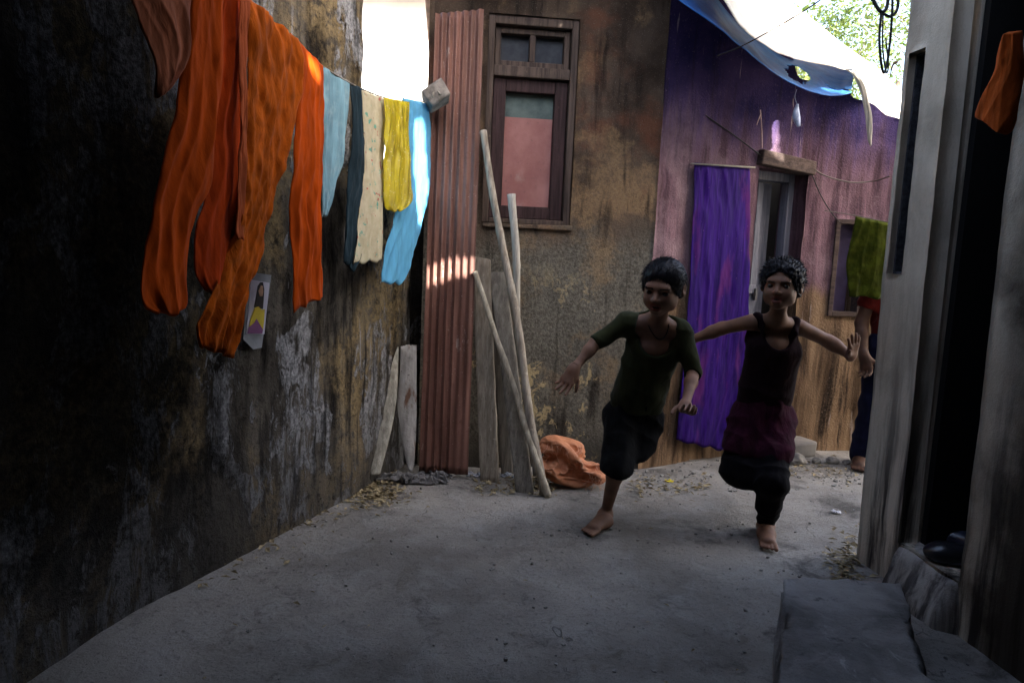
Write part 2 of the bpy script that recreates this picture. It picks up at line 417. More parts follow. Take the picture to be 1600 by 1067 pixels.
def crumple(V, F, frames, shrink, bend=.3, tens=15, mass=.3, selfc=True, pin=None, dist=.004, press=None, ground=True, grav=1.0):
    """settle a loose cloth skin on the ground: its rest shape is larger than the shape it starts from, so it buckles into folds"""
    me = bpy.data.meshes.new('cloth_work'); me.from_pydata(np.asarray(V).tolist(), [], np.asarray(F).tolist()); me.update()
    o = bpy.data.objects.new('cloth_work', me); COL.objects.link(o)
    m = o.modifiers.new('cloth', 'CLOTH'); s = m.settings
    s.quality = 6; s.mass = mass; s.tension_stiffness = tens; s.compression_stiffness = tens; s.shear_stiffness = tens/3; s.bending_stiffness = bend
    s.air_damping = 2; s.effector_weights.gravity = grav; s.shrink_min = shrink; s.shrink_max = shrink
    if press is not None: s.use_pressure = True; s.uniform_pressure_force = press
    if pin is not None:
        g = o.vertex_groups.new(name='pin'); g.add(pin, 1.0, 'REPLACE'); s.vertex_group_mass = 'pin'
    c = m.collision_settings; c.use_self_collision = selfc; c.self_distance_min = dist; c.distance_min = dist; c.collision_quality = 3
    fl = None
    if ground:
        fm = bpy.data.meshes.new('floor_work'); fm.from_pydata([(-3, 0, 0), (3, 0, 0), (3, 6, 0), (-3, 6, 0)], [], [(0, 1, 2, 3)])
        fl = bpy.data.objects.new('floor_work', fm); COL.objects.link(fl); cm = fl.modifiers.new('col', 'COLLISION'); fl.collision.cloth_friction = 20; fl.collision.thickness_outer = .004
    m.point_cache.frame_start = 1; m.point_cache.frame_end = frames+1
    for f in range(1, frames+1): S.frame_set(f)
    ev = o.evaluated_get(bpy.context.evaluated_depsgraph_get()); em = ev.to_mesh()
    R_ = np.array([v.co[:] for v in em.vertices]); ev.to_mesh_clear()
    bpy.data.objects.remove(o); 
    if fl: bpy.data.objects.remove(fl)
    S.frame_set(1)
    return R_
# ------------------------------------------------------------------ walls
def wall_grid(plan, z0, z1, thick, holes=(), step=.03, amp=.006, top=None, seed=0.0, breaks=(), dscale=2.2, lean=0.0, zbreaks=(), holef=None, snap=None):
    """plan: list of (x, y) of the face towards the alley (its right hand side, walking along the plan, is the face).
    holes: (u0, u1, z0, z1) along the plan.  Returns verts, faces."""
    pl = [Vector((a, b, 0)) for a, b in plan]; cum = [0]
    for a, b in zip(pl, pl[1:]): cum.append(cum[-1]+(b-a).length)
    Lg = cum[-1]
    def lines(lo, hi, fixed):
        pts = sorted(set([lo, hi]+[round(f, 5) for f in fixed if lo < f < hi])); out = []
        for a, b in zip(pts, pts[1:]):
            k = max(1, round((b-a)/step)); out += [a+(b-a)*i/k for i in range(k)]
        return out+[hi]
    us = lines(0, Lg, [h for q in holes for h in q[:2]]+cum[1:-1]+list(breaks)); zs = lines(z0, z1, [h for q in holes for h in q[2:4]]+list(zbreaks))
    def pt(u):
        for i in range(len(cum)-1):
            if u <= cum[i+1]+1e-9 or i == len(cum)-2:
                t = (u-cum[i])/(cum[i+1]-cum[i]); d = (pl[i+1]-pl[i]).normalized(); return pl[i].lerp(pl[i+1], t), Vector((d.y, -d.x, 0))
    nu, nz = len(us), len(zs); V = []; back = []
    for u in us:
        p, n = pt(u)
        for z in zs:
            zo = z; z = min(z, snap(u)) if snap else z
            q = p+Vector((0, 0, z)); s_ = Vector((seed, seed*.7, 0))
            d = amp*fbm(q*dscale+s_, 5)+amp*.35*fbm(q*11+s_, 3)
            V.append(q+n*(d+lean*(z-z0))); back.append(q-n*thick+n*lean*(z-z0))
    N = nu*nz; V += back
    keep = {}
    for i in range(nu-1):
        for j in range(nz-1):
            uc, zc = (us[i]+us[i+1])/2, (zs[j]+zs[j+1])/2
            if any(a < uc < b and c < zc < d for a, b, c, d in holes): continue
            if top and zc > top(uc): continue
            if snap and zs[j] >= snap(us[i]) and zs[j] >= snap(us[i+1]): continue
            if holef and holef(pt(uc)[0]+Vector((0, 0, zc))): continue
            keep[i, j] = 1
    F = []
    def I(i, j, b=0): return b*N+i*nz+j
    for i, j in keep:
        F.append((I(i, j), I(i+1, j), I(i+1, j+1), I(i, j+1))); F.append((I(i, j, 1), I(i, j+1, 1), I(i+1, j+1, 1), I(i+1, j, 1)))
        for di, dj, a, b in ((-1, 0, (i, j), (i, j+1)), (1, 0, (i+1, j+1), (i+1, j)), (0, -1, (i+1, j), (i, j)), (0, 1, (i, j+1), (i+1, j+1))):
            if (i+di, j+dj) not in keep: F.append((I(*b), I(*a), I(*a, 1), I(*b, 1)))
    return V, F
def clean(V, F):
    used = sorted({i for f in F for i in f}); m = {o: k for k, o in enumerate(used)}
    return [V[i] for i in used], [tuple(m[i] for i in f) for f in F]
def boxes(name, items, mat, parent=None, origin=None, bevel=.004):
    m = MB()
    for it in items: m.box(*it)
    return m.build(name, mat, parent, origin, False, bevel)
def frame_axes(a, b):
    d = (Vector(b)-Vector(a)); d.z = 0; d.normalize()
    return Matrix(((d.x, d.y*-1, 0), (d.y, d.x, 0), (0, 0, 1)))   # columns: along, away, up

# ---- ground (structure)
def build_ground():
    def axis(lo, hi, flo, fhi, st):
        a = list(np.arange(flo, fhi+1e-6, st)); 
        x = flo; s_ = st
        while x > lo: s_ *= 1.5; x -= s_; a.insert(0, max(x, lo))
        x = fhi; s_ = st
        while x < hi: s_ *= 1.5; x += s_; a.append(min(x, hi))
        return a
    xs = axis(-60, 60, -1.6, 2.8, .03); ys = axis(-60, 60, 1.0, 5.2, .03)
    V = []; 
    for x in xs:
        for y in ys:
            near = max(0, 1-max(abs(x)-3, abs(y-3)-4, 0)/2)
            p = Vector((x, y, 0))
            V.append((x, y, near*(.012*fbm(p*1.7, 3)+.0035*fbm(p*14, 3)-.002)))
    ny = len(ys); F = [(i*ny+j, (i+1)*ny+j, (i+1)*ny+j+1, i*ny+j+1) for i in range(len(xs)-1) for j in range(ny-1)]
    o = mesh('ground', V, F, mat_ground(), origin=(0, 0, 0)); tag(o, kind='structure')
build_ground()

M_black_plaster = mat_left_wall(); M_brown = mat_back_wall(); M_purple = mat_purple_wall(); M_grey = mat_grey_wall()
M_plain = plain('unpainted_cement', (.22, .20, .175), .9, .3, 5)
M_roof = plain('rusty_roof_tin', (.16, .085, .055), .75, .4, 6)
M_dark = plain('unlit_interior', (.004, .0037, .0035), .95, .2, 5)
M_white = plain('old_whitewash', (.78, .76, .72), .9, .08, 3)

# ---- left wall: tall, ends in a step, lower stub runs on to the tin sheet
LWp = [(-1.60, -2.8), (-1.38, -.6), (-1.26, .9), (-1.163, 1.62), (-1.05, 2.0), (-.94, 2.35), (-.818, 2.64), (-.673, 3.02), (-.59, 3.295), (-.50, 3.60)]
Lq, Ln = Vector((-.94, 2.349, 0)), Vector((.287, -.122, 0)).normalized()
def wall_len(pts, upto):
    return sum((Vector(b)-Vector(a)).length for a, b in zip(pts[:upto], pts[1:upto+1]))
uend = wall_len(LWp, 7)+.0
w = empty('stained_wall', (-1.0, 2.2, 0), 'tall black and ochre wall with peeling plaster behind the hanging washing', 'wall')
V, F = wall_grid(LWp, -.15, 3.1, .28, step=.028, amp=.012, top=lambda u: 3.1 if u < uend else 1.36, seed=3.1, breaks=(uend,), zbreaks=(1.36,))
mesh('wall_face', *clean(V, F), M_black_plaster, w)
m = MB(); m.box((-2.9, .2, 3.17), (3.6, 6.4, .1)); m.build('roof_slab', M_plain, w, bevel=.01)
m = MB(); m.box((-4.55, .2, 1.5), (.2, 6.4, 3.2)); m.box((-3.1, 3.35, 1.5), (2.9, .2, 3.2)); m.build('rear_wall', M_plain, w)

# ---- brown house with the window
BW = [(-.457, 3.50), (.70, 3.62)]
bd = (Vector(BW[1])-Vector(BW[0])).normalized(); bn = Vector((bd.y, -bd.x, 0)); BQ = Vector((*BW[0], 0)); bn3 = bn
def bu(px, py):
    p = PL(px, py, BQ, bn3); return (p-BQ).dot(Vector((bd.x, bd.y, 0))), p.z
u0, zt = bu(766, 20); u1, _ = bu(914, 28); _, zb = bu(820, 350); u0b, _ = bu(758, 345); u1b, _ = bu(886, 350)
WU0, WU1 = (u0+u0b)/2-.012, (u1+u1b)/2-.004
h = empty('brown_house', (.15, 3.6, 0), 'brown stained cement house front with a tall wooden window behind the tin sheet', 'house')
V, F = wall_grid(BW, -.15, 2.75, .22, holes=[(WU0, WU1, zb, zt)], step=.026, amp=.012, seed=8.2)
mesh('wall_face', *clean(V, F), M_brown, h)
e = Vector(BW[0]).to_3d()
m = MB(); A = frame_axes((*BW[0], 0), (*BW[1], 0))
m.box(e+A@Vector((.12, 1.6, 1.3)), (.18, 2.75, 2.9), A); m.box(e+A@Vector((1.05, 1.7, 1.3)), (.16, 2.6, 2.9), A); m.box(e+A@Vector((.5, 3.0, 1.3)), (1.0, .15, 2.9), A)
m.build('side_wall', M_brown, h)
m = MB(); m.box(e+A@Vector((.60, 1.15, 2.80)), (1.35, 3.4, .06), A); m.box(e+A@Vector((1.58, -.20, 2.80)), (.6, 1.3, .05), A); m.build('roof', M_roof, h, bevel=.01)  # second sheet: unseen eave added to keep sun off the wall
m = MB(); pa, pb = P(638, 600, 3.50), P(668, 172, 3.50); m.box(((pa.x+.03-.46)/2, 3.56, .72), (.46+pa.x+.03+.10, .12, 1.75)) if False else m.box((pa.x+.045, 3.60, .70), (.12, .14, 1.74)); m.build('corner_pier', M_black_plaster, h, bevel=.01)
# window
M_frame = mat_wood('dark_maroon_frame_paint', (.024, .012, .012), (.065, .034, .033), .7)
M_frame2 = mat_wood('worn_brown_frame_paint', (.040, .027, .022), (.115, .080, .062), .7)
def BL(u, d, z): return BQ+Vector((bd.x, bd.y, 0))*u-bn3*d+Vector((0, 0, z))     # d: depth into the wall
win = MB(); fw = .042; zm = bu(830, 112)[1]; 
wn = None
for a, b, c, d in ((WU0, WU0+fw*.8, zb, zt), (WU1-fw*.8, WU1, zb, zt)): win.box(BL((a+b)/2, .062, (c+d)/2), (b-a, .10, d-c), A)
win.box(BL((WU0+WU1)/2, .062, zt-fw/2), (WU1-WU0-fw*1.6, .10, fw), A); win.box(BL((WU0+WU1)/2, .060, zb+.012), (WU1-WU0-fw*1.6, .11, .024), A); win.box(BL((WU0+WU1)/2, .064, zm), (WU1-WU0-fw*1.6, .095, .05), A)
wo = win.build('window', M_frame2, h, bevel=.004)
sa, sb = WU0+fw*.8+.004, WU1-fw*.8-.004
def sash(z0, z1, wdt, mid, mat, bot=None):
    q = MB(); bot = bot or wdt
    q.box(BL(sa+wdt/2, .07, (z0+z1)/2), (wdt, .05, z1-z0), A); q.box(BL(sb-wdt/2, .07, (z0+z1)/2), (wdt, .05, z1-z0), A)
    q.box(BL((sa+sb)/2, .07, z1-wdt/2), (sb-sa-2*wdt, .046, wdt), A); q.box(BL((sa+sb)/2, .07, z0+bot/2), (sb-sa-2*wdt, .046, bot), A)
    if mid: q.box(BL((sa+sb)/2, .07, (z0+z1)/2), (.028, .044, z1-z0-2*wdt), A)
    return q.build('sash', mat, wo, bevel=.004)
sash(zm+.028, zt-fw-.004, .028, True, M_frame2)
sash(zb+.027, zm-.028, .062, False, M_frame)
t = NT('dusty_window_glass'); n = t.noise(t.co(), 9, 6); M_glass = t.done(t.mix(t.ramp(n, .3, .7), (.035, .04, .05), (.075, .08, .09)), t.ramp(n, .3, .7, .6, .8), None, .12)
t = NT('green_mesh_blind'); n = t.noise(t.co(), 14, 6); M_mesh = t.done(t.mix(t.ramp(n, .3, .7), (.07, .10, .095), (.135, .175, .16)), .7, t.bump(t.wave(t.co(), 160, 0), .3, .002))
t = NT('faded_pink_board'); n = t.noise(t.co(), 6, 8); f = t.noise(t.co(), 60, 6)
c_ = t.mix(t.ramp(n, .3, .7), (.30, .125, .11), (.42, .20, .175)); c_ = t.mix(t.ramp(t.noise(t.co(loc=(2, 2, 2)), 4.5, 8), .56, .66, 0, .55), c_, (.44, .34, .30)); c_ = t.mix(t.ramp(f, .58, .72, 0, .5), c_, (.16, .09, .085))
M_pink = t.done(c_, .8, t.bump(f, .3, .004))
zp = bu(835, 182)[1]
q = MB(); q.box(BL((sa+sb)/2, .095, (zm+zt-.03)/2), (sb-sa-.03, .006, zt-zm-.09), A); q.build('upper_pane', M_glass, wo)
q = MB(); q.box(BL((sa+sb)/2, .096, (zp+zm)/2-.01), (sb-sa-.09, .008, zm-zp-.02), A); q.build('mesh_blind', M_mesh, wo)
q = MB(); q.box(BL((sa+sb)/2, .094, (zp+zb)/2+.02), (sb-sa-.09, .014, zp-zb-.03), A); q.build('pink_board', M_pink, wo)
q = MB(); q.box(BL((WU0+WU1)/2+.01, .055, zb-.012), (WU1-WU0+.01, .14, .022), A, .004); q.build('window_sill', M_brown, h, bevel=.006)
q = MB(); q.box(BL(WU0+.02, .03, zm-.1), (.012, .03, .05), A); q.build('hinge', M_frame, wo)

# ---- purple house
PW = [(.70, 3.62), (1.18, 3.90), (1.66, 4.13), (2.05, 4.17), (2.9, 4.12)]
PQ, pdv = Vector((1.18, 3.90, 0)), (Vector((1.66, 4.13, 0))-Vector((1.18, 3.90, 0))).normalized(); pn = Vector((pdv.y, -pdv.x, 0))
uP = wall_len(PW, 1)
def pu(px, py):
    p = PL(px, py, PQ, pn); return uP+(p-PQ).dot(pdv), p.z
RQ, rdv = Vector((1.66, 4.13, 0)), (Vector((2.05, 4.17, 0))-Vector((1.66, 4.13, 0))).normalized(); rn = Vector((rdv.y, -rdv.x, 0)); uR = wall_len(PW, 2)
def ru(px, py):
    p = PL(px, py, RQ, rn); return uR+(p-RQ).dot(rdv), p.z
d0, dz = pu(1188, 262); d1, _ = pu(1252, 420)
d1 = min(d1, uR-.01)
wa, wz1 = ru(1306, 342); wb, _ = ru(1352, 400); _, wz0 = ru(1310, 494)
sx0, sz1 = pu(1209, 198); sx1, sz0 = pu(1221, 236)
ph = empty('purple_house', (1.5, 4.0, 0), 'purple and ochre limewashed house with a grey door under blue and white tarpaulins', 'house')
V, F = wall_grid(PW, -.15, 2.75, .2, holes=[(d0, d1, .08, dz), (wa, wb, wz0, wz1)], step=.026, amp=.014, seed=1.7,
                 snap=lambda u: float(np.interp(u, [0, .5, .85, .93, 1.12, 1.2, 1.3, 1.42, 1.52, 2.6], [2.68, 2.46, 2.30, 2.13, 2.12, 2.18, 2.06, 2.03, 1.96, 1.90]))+.012*noise.noise(Vector((u*14, 0, 0))))
mesh('wall_face', *clean(V, F), M_purple, ph)
def PLc(u, d, z): return PQ+pdv*(u-uP)-pn*d+Vector((0, 0, z))
Ap = frame_axes(PQ, PQ+pdv)
M_door = mat_wood('slate_blue_door_paint', (.075, .08, .105), (.155, .16, .20), .6)
M_lint = mat_wood('weathered_brown_lintel', (.028, .018, .016), (.075, .05, .042), .85, axis=0)
dw = d1-d0
q = MB(); q.box(PLc((d0+d1)/2, .015, dz+.042), (dw+.04, .10, .08), Ap @ Matrix.Rotation(R(4.0), 3, 'Y'), .006); q.build('lintel', M_lint, ph, bevel=.006)
q = MB()
q.box(PLc(d0+.022, .12, (.08+dz)/2), (.044, .06, dz-.08), Ap); q.box(PLc(d1-.022, .12, (.08+dz)/2), (.044, .06, dz-.08), Ap); q.box(PLc((d0+d1)/2, .12, dz-.025), (dw-.09, .06, .05), Ap)
q.build('door_frame', M_door, ph, bevel=.004)
q = MB(); lw = (dw-.09)/2
for k in range(3): q.box(PLc(d0+.046+lw*(k+.5)/3, .155+.003*(k % 2), (.09+dz-.05)/2), (lw/3-.003, .022, dz-.15), Ap)
q.box(PLc(d0+.046+lw/2, .138, .95), (lw-.01, .012, .05), Ap)
dl = q.build('door_leaf', M_door, ph, bevel=.002)
q = MB(); q.box(PLc(d0+.046+lw-.015, .128, .92), (.014, .02, .07), Ap); q.build('handle', plain('door_iron', (.05, .05, .055), .5), dl)
q = MB(); c = PLc(d0+.05+lw, .16, 0); B2 = Ap @ Matrix.Rotation(R(32), 3, 'Z')
for k in range(3): q.box(PLc(d0+.046+lw+lw*(k+.5)/3*.85, .165+.05*(k+.5)/3, (.09+dz-.05)/2), (lw/3*.85-.003, .022, dz-.15), Ap @ Matrix.Rotation(R(18), 3, 'Z'))
q.build('door_leaf', M_door, ph, bevel=.002)
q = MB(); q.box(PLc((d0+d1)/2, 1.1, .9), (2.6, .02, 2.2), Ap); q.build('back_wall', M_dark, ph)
q = MB(); q.box(PLc((d0+d1)/2+.05, -.05, .035), (dw+.12, .22, .10), Ap, .012); q.build('door_step', M_plain, ph, bevel=.015)
# small dark window
Ar = frame_axes(RQ, RQ+rdv)
def RLc(u, d, z): return RQ+rdv*(u-uR)-rn*d+Vector((0, 0, z))
q = MB(); f_ = .028
q.box(RLc(wa+f_/2, .02, (wz0+wz1)/2), (f_, .07, wz1-wz0), Ar); q.box(RLc(wb-f_/2, .02, (wz0+wz1)/2), (f_, .07, wz1-wz0), Ar)
q.box(RLc((wa+wb)/2, .02, wz1-f_/2), (wb-wa-2*f_, .07, f_), Ar); q.box(RLc((wa+wb)/2, .02, wz0+f_/2), (wb-wa-2*f_, .07, f_), Ar)
w2 = q.build('window', M_lint, ph, bevel=.003)
q = MB(); q.box(RLc((wa+wb)/2-.03, .05, (wz0+wz1)/2), (wb-wa-.08, .014, wz1-wz0-.06), Ar); q.build('shutter', plain('dark_violet_shutter', (.05, .035, .075), .7), w2)
# roof that the tarpaulins lie on
q = MB(); nR = Matrix.Rotation(R(24), 3, 'X')
q.box(PLc(uP-.2, 1.25, 2.72), (1.3, 2.1, .03), Ap @ nR); q.build('roof', M_roof, ph, bevel=.005)
q = MB(); q.box(PLc(uP-.42, 1.2, 1.0), (.12, 2.2, 2.3), Ap); q.box(PLc(uP+1.7, 1.4, 1.0), (.12, 2.2, 2.3), Ap); q.build('side_wall', M_purple, ph)

# ---- right hand house: wall with a niche, doorway, sill and near pier
XR = 1.375; RY = 2.58
RWp = [(1.357, RY), (1.44, 1.75), (1.50, -2.8)]
rq = Vector((1.357, RY, 0)); rdir = (Vector((1.44, 1.75, 0))-rq).normalized(); rn_ = Vector((rdir.y, -rdir.x, 0))
def rr(px, py):
    p = PL(px, py, rq, rn_); return (p-rq).dot(rdir), p.z
dja, _ = rr(1452, 450); djb, _ = rr(1548, 560)
na, nz0 = rr(1394, 428); nb_, _ = rr(1432, 300); nz1 = rr(1432, 85)[1]
DZ = 2.15
rh = empty('grey_house', (1.6, 2.0, 0), 'grey streaked rendered house with a black doorway and narrow dark recess', 'house')
V, F = wall_grid(RWp[::1], -.15, 2.30, .07, holes=[(na, nb_, nz0, nz1), (dja, djb, .16, DZ)], step=.026, amp=.006, seed=5.5, lean=.014)
V = [Vector(v) for v in V]
mesh('wall_face', *clean(V, F), M_grey, rh)
q = MB(); q.box((2.645, RY-.11, 1.58), (2.39, .2, 3.4)); q.build('end_wall', M_grey, rh)
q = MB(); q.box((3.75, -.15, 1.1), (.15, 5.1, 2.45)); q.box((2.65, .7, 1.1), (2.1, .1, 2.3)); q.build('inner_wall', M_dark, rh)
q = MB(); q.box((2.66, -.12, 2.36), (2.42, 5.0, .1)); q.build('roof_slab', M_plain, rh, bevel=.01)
# added unseen screens; holes shaped along sun rays to cast the light patches
SUN_DIR = Vector((.65, -.50, .57)).normalized()      # towards the sun
def inpoly(x, y, pg):
    c = False
    for (x1, y1), (x2, y2) in zip(pg, pg[1:]+pg[:1]):
        if (y1 > y) != (y2 > y) and x < (x2-x1)*(y-y1)/(y2-y1)+x1: c = not c
    return c
SUN_PATCHES = [(PQ, pn, [(1205, 196), (1213, 186), (1222, 198), (1226, 244), (1208, 241)]),
        (Vector((0, 3.36, 0)), Vector((0, 1, 0)), [(664, 412), (690, 399), (720, 392), (750, 399), (750, 424), (715, 434), (690, 441), (664, 450)]),
        (Vector((-.9, 1.7, 0)), Vector((1.45, -.41, 0)).normalized(), [(640, 182), (660, 186), (664, 300), (655, 360), (646, 350), (640, 300)]),
        (Vector((-.9, 1.7, 0)), Vector((1.45, -.41, 0)).normalized(), [(470, 78), (490, 86), (497, 128), (488, 134), (478, 108)])]
def sun_slot(p):
    q_, n_, pg = SUN_PATCHES[0]; h_ = p-SUN_DIR*((p-q_).dot(n_)/SUN_DIR.dot(n_)); return inpoly(*PJ(h_), pg)
def gap(p):
    for q_, n_, pg in SUN_PATCHES:
        h_ = p-SUN_DIR*((p-q_).dot(n_)/SUN_DIR.dot(n_))
        if inpoly(*PJ(h_), pg): return True
    return False
Vs, Fs = wall_grid([(1.46, RY-.02), (1.52, -2.8)], 2.28, 4.7, .03, step=.022, amp=.004, holef=gap)
mesh('sun_mask_screen', *clean(Vs, Fs), M_plain, rh)
Vs, Fs = wall_grid([(5.6, RY+.03), (3.3, RY+.02)], -.1, 4.4, .03, step=.02, amp=.003, holef=gap)
mesh('sun_mask_wall', *clean(Vs, Fs), M_plain, rh)  # second added screen, out of view, keeping sun off the purple wall
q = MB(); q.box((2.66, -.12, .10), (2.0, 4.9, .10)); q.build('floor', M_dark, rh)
q = MB(); q.box((2.635, RY-.235, 1.2), (2.36, .03, 2.2)); q.build('shade_sheet', M_dark, rh)  # dark sheet added to put shade on the inner wall face
# recess: grey net board set back in the opening
yc = 0; wd = nb_-na
def RB(u, d, z): return rq+rdir*u-rn_*d+Vector((0, 0, z))
Arr = frame_axes(rq, rq+rdir)
t = NT('grey_net_panel'); n = t.noise(t.co(), 40, 6); M_net = t.done(t.mix(t.ramp(n, .35, .65), (.016, .016, .020), (.06, .06, .07)), .85, t.bump(t.noise(t.co(), 180, 3), .6, .006))
q = MB(); q.box(RB((na+nb_)/2, .13, (nz0+nz1)/2), (wd+.16, .02, nz1-nz0+.16), Arr); q.build('recess_panel', M_net, rh)
q = MB(); zc_ = (nz0+nz1)/2
q.box(RB(na+.004, .066, zc_), (.008, .128, nz1-nz0-.002), Arr); q.box(RB(nb_-.004, .066, zc_), (.008, .128, nz1-nz0-.002), Arr)
q.box(RB((na+nb_)/2, .066, nz1-.005), (wd-.018, .128, .008), Arr); q.box(RB((na+nb_)/2, .066, nz0+.005), (wd-.018, .128, .008), Arr)
q.build('added_recess_lining', M_net, rh)  # dark boards added to blacken the sides of the recess
# sill with a slumped cement front
SC = RB(dja, 0, 0)
V = []; nu_, nv_ = 30, 14
for i in range(nu_+1):
    for j in range(nv_+1):
        t_ = j/nv_; uu = dja-.03+(djb-dja+.06)*i/nu_
        if t_ < .5: x, z = .07-.06*min(1, t_*2)**1.5, .15*t_*2
        else: x, z = .01-.22*(t_-.5)*2, .15+.012*math.sin((t_-.5)*6)
        ev = min(1, i/4, (nu_-i)/4); x = x*ev-.02*(1-ev) if x > 0 else x; p = RB(uu, -x, z-.03*(1-min(1, t_*8))); d = .010*fbm(p*9, 4); V.append(p+Vector((-d, 0, d*.6+(.0 if t_ < .5 else .01*fbm(p*6+Vector((3, 0, 0)), 3)))))
F = [(i*(nv_+1)+j, i*(nv_+1)+j+1, (i+1)*(nv_+1)+j+1, (i+1)*(nv_+1)+j) for i in range(nu_) for j in range(nv_)]
so = mesh('door_sill', V, F, mat_grey_wall('worn_sill_cement', (.30, .285, .26), (.50, .475, .43), (.5, .0)), rh)

# ---- block step in the alley
def step_block():
    c = [G(1226, 897, .155), G(1408, 911, .155), G(1478, 1110, .155), G(1213, 1110, .155)]
    c = [Vector(v) for v in c]
    n = 36; V = []; 
    def top(a, b):
        p = c[0].lerp(c[1], a).lerp(c[3].lerp(c[2], a), b); return p
    cen = sum(c, Vector())/4
    loops = []
    per = [(i/n, 0) for i in range(n)]+[(1, i/n) for i in range(n)]+[(1-i/n, 1) for i in range(n)]+[(0, 1-i/n) for i in range(n)]
    prof = [(1.05, -.03), (1.04, .04), (1.025, .09), (1.01, .13), (1.0, .146), (.985, .153), (.95, .155), (.8, .156), (.6, .155), (.4, .156), (.2, .155), (.02, .155)]
    for s_, z in prof:
        for a, b in per:
            p = cen+(top(a, b)-cen)*s_; p.z = z
            d = .008*fbm(p*7, 4)+.004*fbm(p*25, 3); 
            if z > .1: d -= .05*max(0, fbm(p*7+Vector((5, 1, 0)), 4)-.08)*(1 if s_ > .9 else .15)
            o_ = (p-cen); o_.z = 0
            V.append(p+o_.normalized()*d*(1.3 if s_ > .96 else 0)+Vector((0, 0, d*.7 if z > .1 else 0)))
    L_ = len(per); F = []
    for i in range(len(prof)-1):
        for k in range(L_): F.append((i*L_+k, i*L_+(k+1) % L_, (i+1)*L_+(k+1) % L_, (i+1)*L_+k))
    F = [f[::-1] for f in F]; F.append(tuple((len(prof)-1)*L_+k for k in range(L_-1, -1, -1)))
    t = NT('dark_worn_step_cement'); co = t.co(); a = t.noise(t.co(warp=.3), 3, 8); f = t.noise(co, 60, 8, .7); g = t.noise(co, 240, 3)
    col = t.mix(t.ramp(a, .3, .7), (.10, .096, .092), (.36, .35, .335)); col = t.mix(t.ramp(t.noise(t.co((1, .4, 1), loc=(.4, .9, 0), warp=.2), 4, 8, .7), .58, .66, 0, .8), col, (.55, .54, .53))
    col = t.mix(t.ramp(g, .6, .75, 0, .7), col, (.04, .04, .04)); col = t.mix(t.ramp(t.noise(t.co(loc=(5, 5, 0)), 14, 6), .62, .7, 0, .7), col, (.04, .04, .042))
    o = mesh('cement_step', V, F, t.done(col, .8, t.bump(f, .9, .015), .3), origin=(cen.x, cen.y, 0)); tag(o, 'low dark grey cement block step in front of the right doorway', 'step')
step_block()

# ---- added unseen: canopy shading the near alley, house blocking light from behind
CAN_Y = 1.75; CAN_Z = 2.30
cn = empty('shade_canopy', (0, 0, 2.8), 'unseen tin canopy added overhead to shade the near end of the alley', 'canopy')
V = []; nx = 120
for i in range(nx+1):
    for y in (-2.9, CAN_Y):
        x = -1.5+2.95*i/nx
        for dz_ in (0, .004): V.append((x, y, CAN_Z+.05+.012*math.sin(x*2*math.pi/.076)+dz_))
F = []
for i in range(nx):
    a = i*4; F += [(a, a+2, a+6, a+4), (a+1, a+5, a+7, a+3), (a+2, a+3, a+7, a+6), (a, a+4, a+5, a+1)]
mesh('shade_canopy_sheet', V, F, M_roof, cn)
q = MB()
for y in (CAN_Y-.12,): q.tube([(-1.55, y, CAN_Z), (1.45, y, CAN_Z)], .035, 8)
q.build('shade_canopy_rafter', mat_wood('shade_canopy_wood', (.06, .04, .03), (.14, .10, .07), axis=0), cn)
eh = empty('blocker_house', (0, -3, 0), 'unseen cement house added behind the camera to block light', 'house')
q = MB(); q.box((0, -3.0, 1.6), (4.0, .2, 3.4)); q.build('wall_face', M_brown, eh)  # wall of the added unseen house, blocks light from behind
q = MB(); q.box((0, -3.6, 3.35), (4.2, 1.6, .1)); q.build('roof', M_roof, eh)  # roof of the added unseen house

# ---- whitewashed house far down the gap, sunlit
wh = empty('whitewashed_house', (-1.2, 7.4, 0), 'bright whitewashed house wall at the end of the narrow gap', 'house')
V, F = wall_grid([(-4.5, 7.2), (1.2, 7.5)], -.1, 3.6, .25, step=.25, amp=.02, seed=2)
mesh('wall_face', *clean(V, F), M_white, wh)
q = MB(); q.box((-1.6, 8.2, 3.65), (6.2, 2.4, .1)); q.build('roof', M_white, wh)
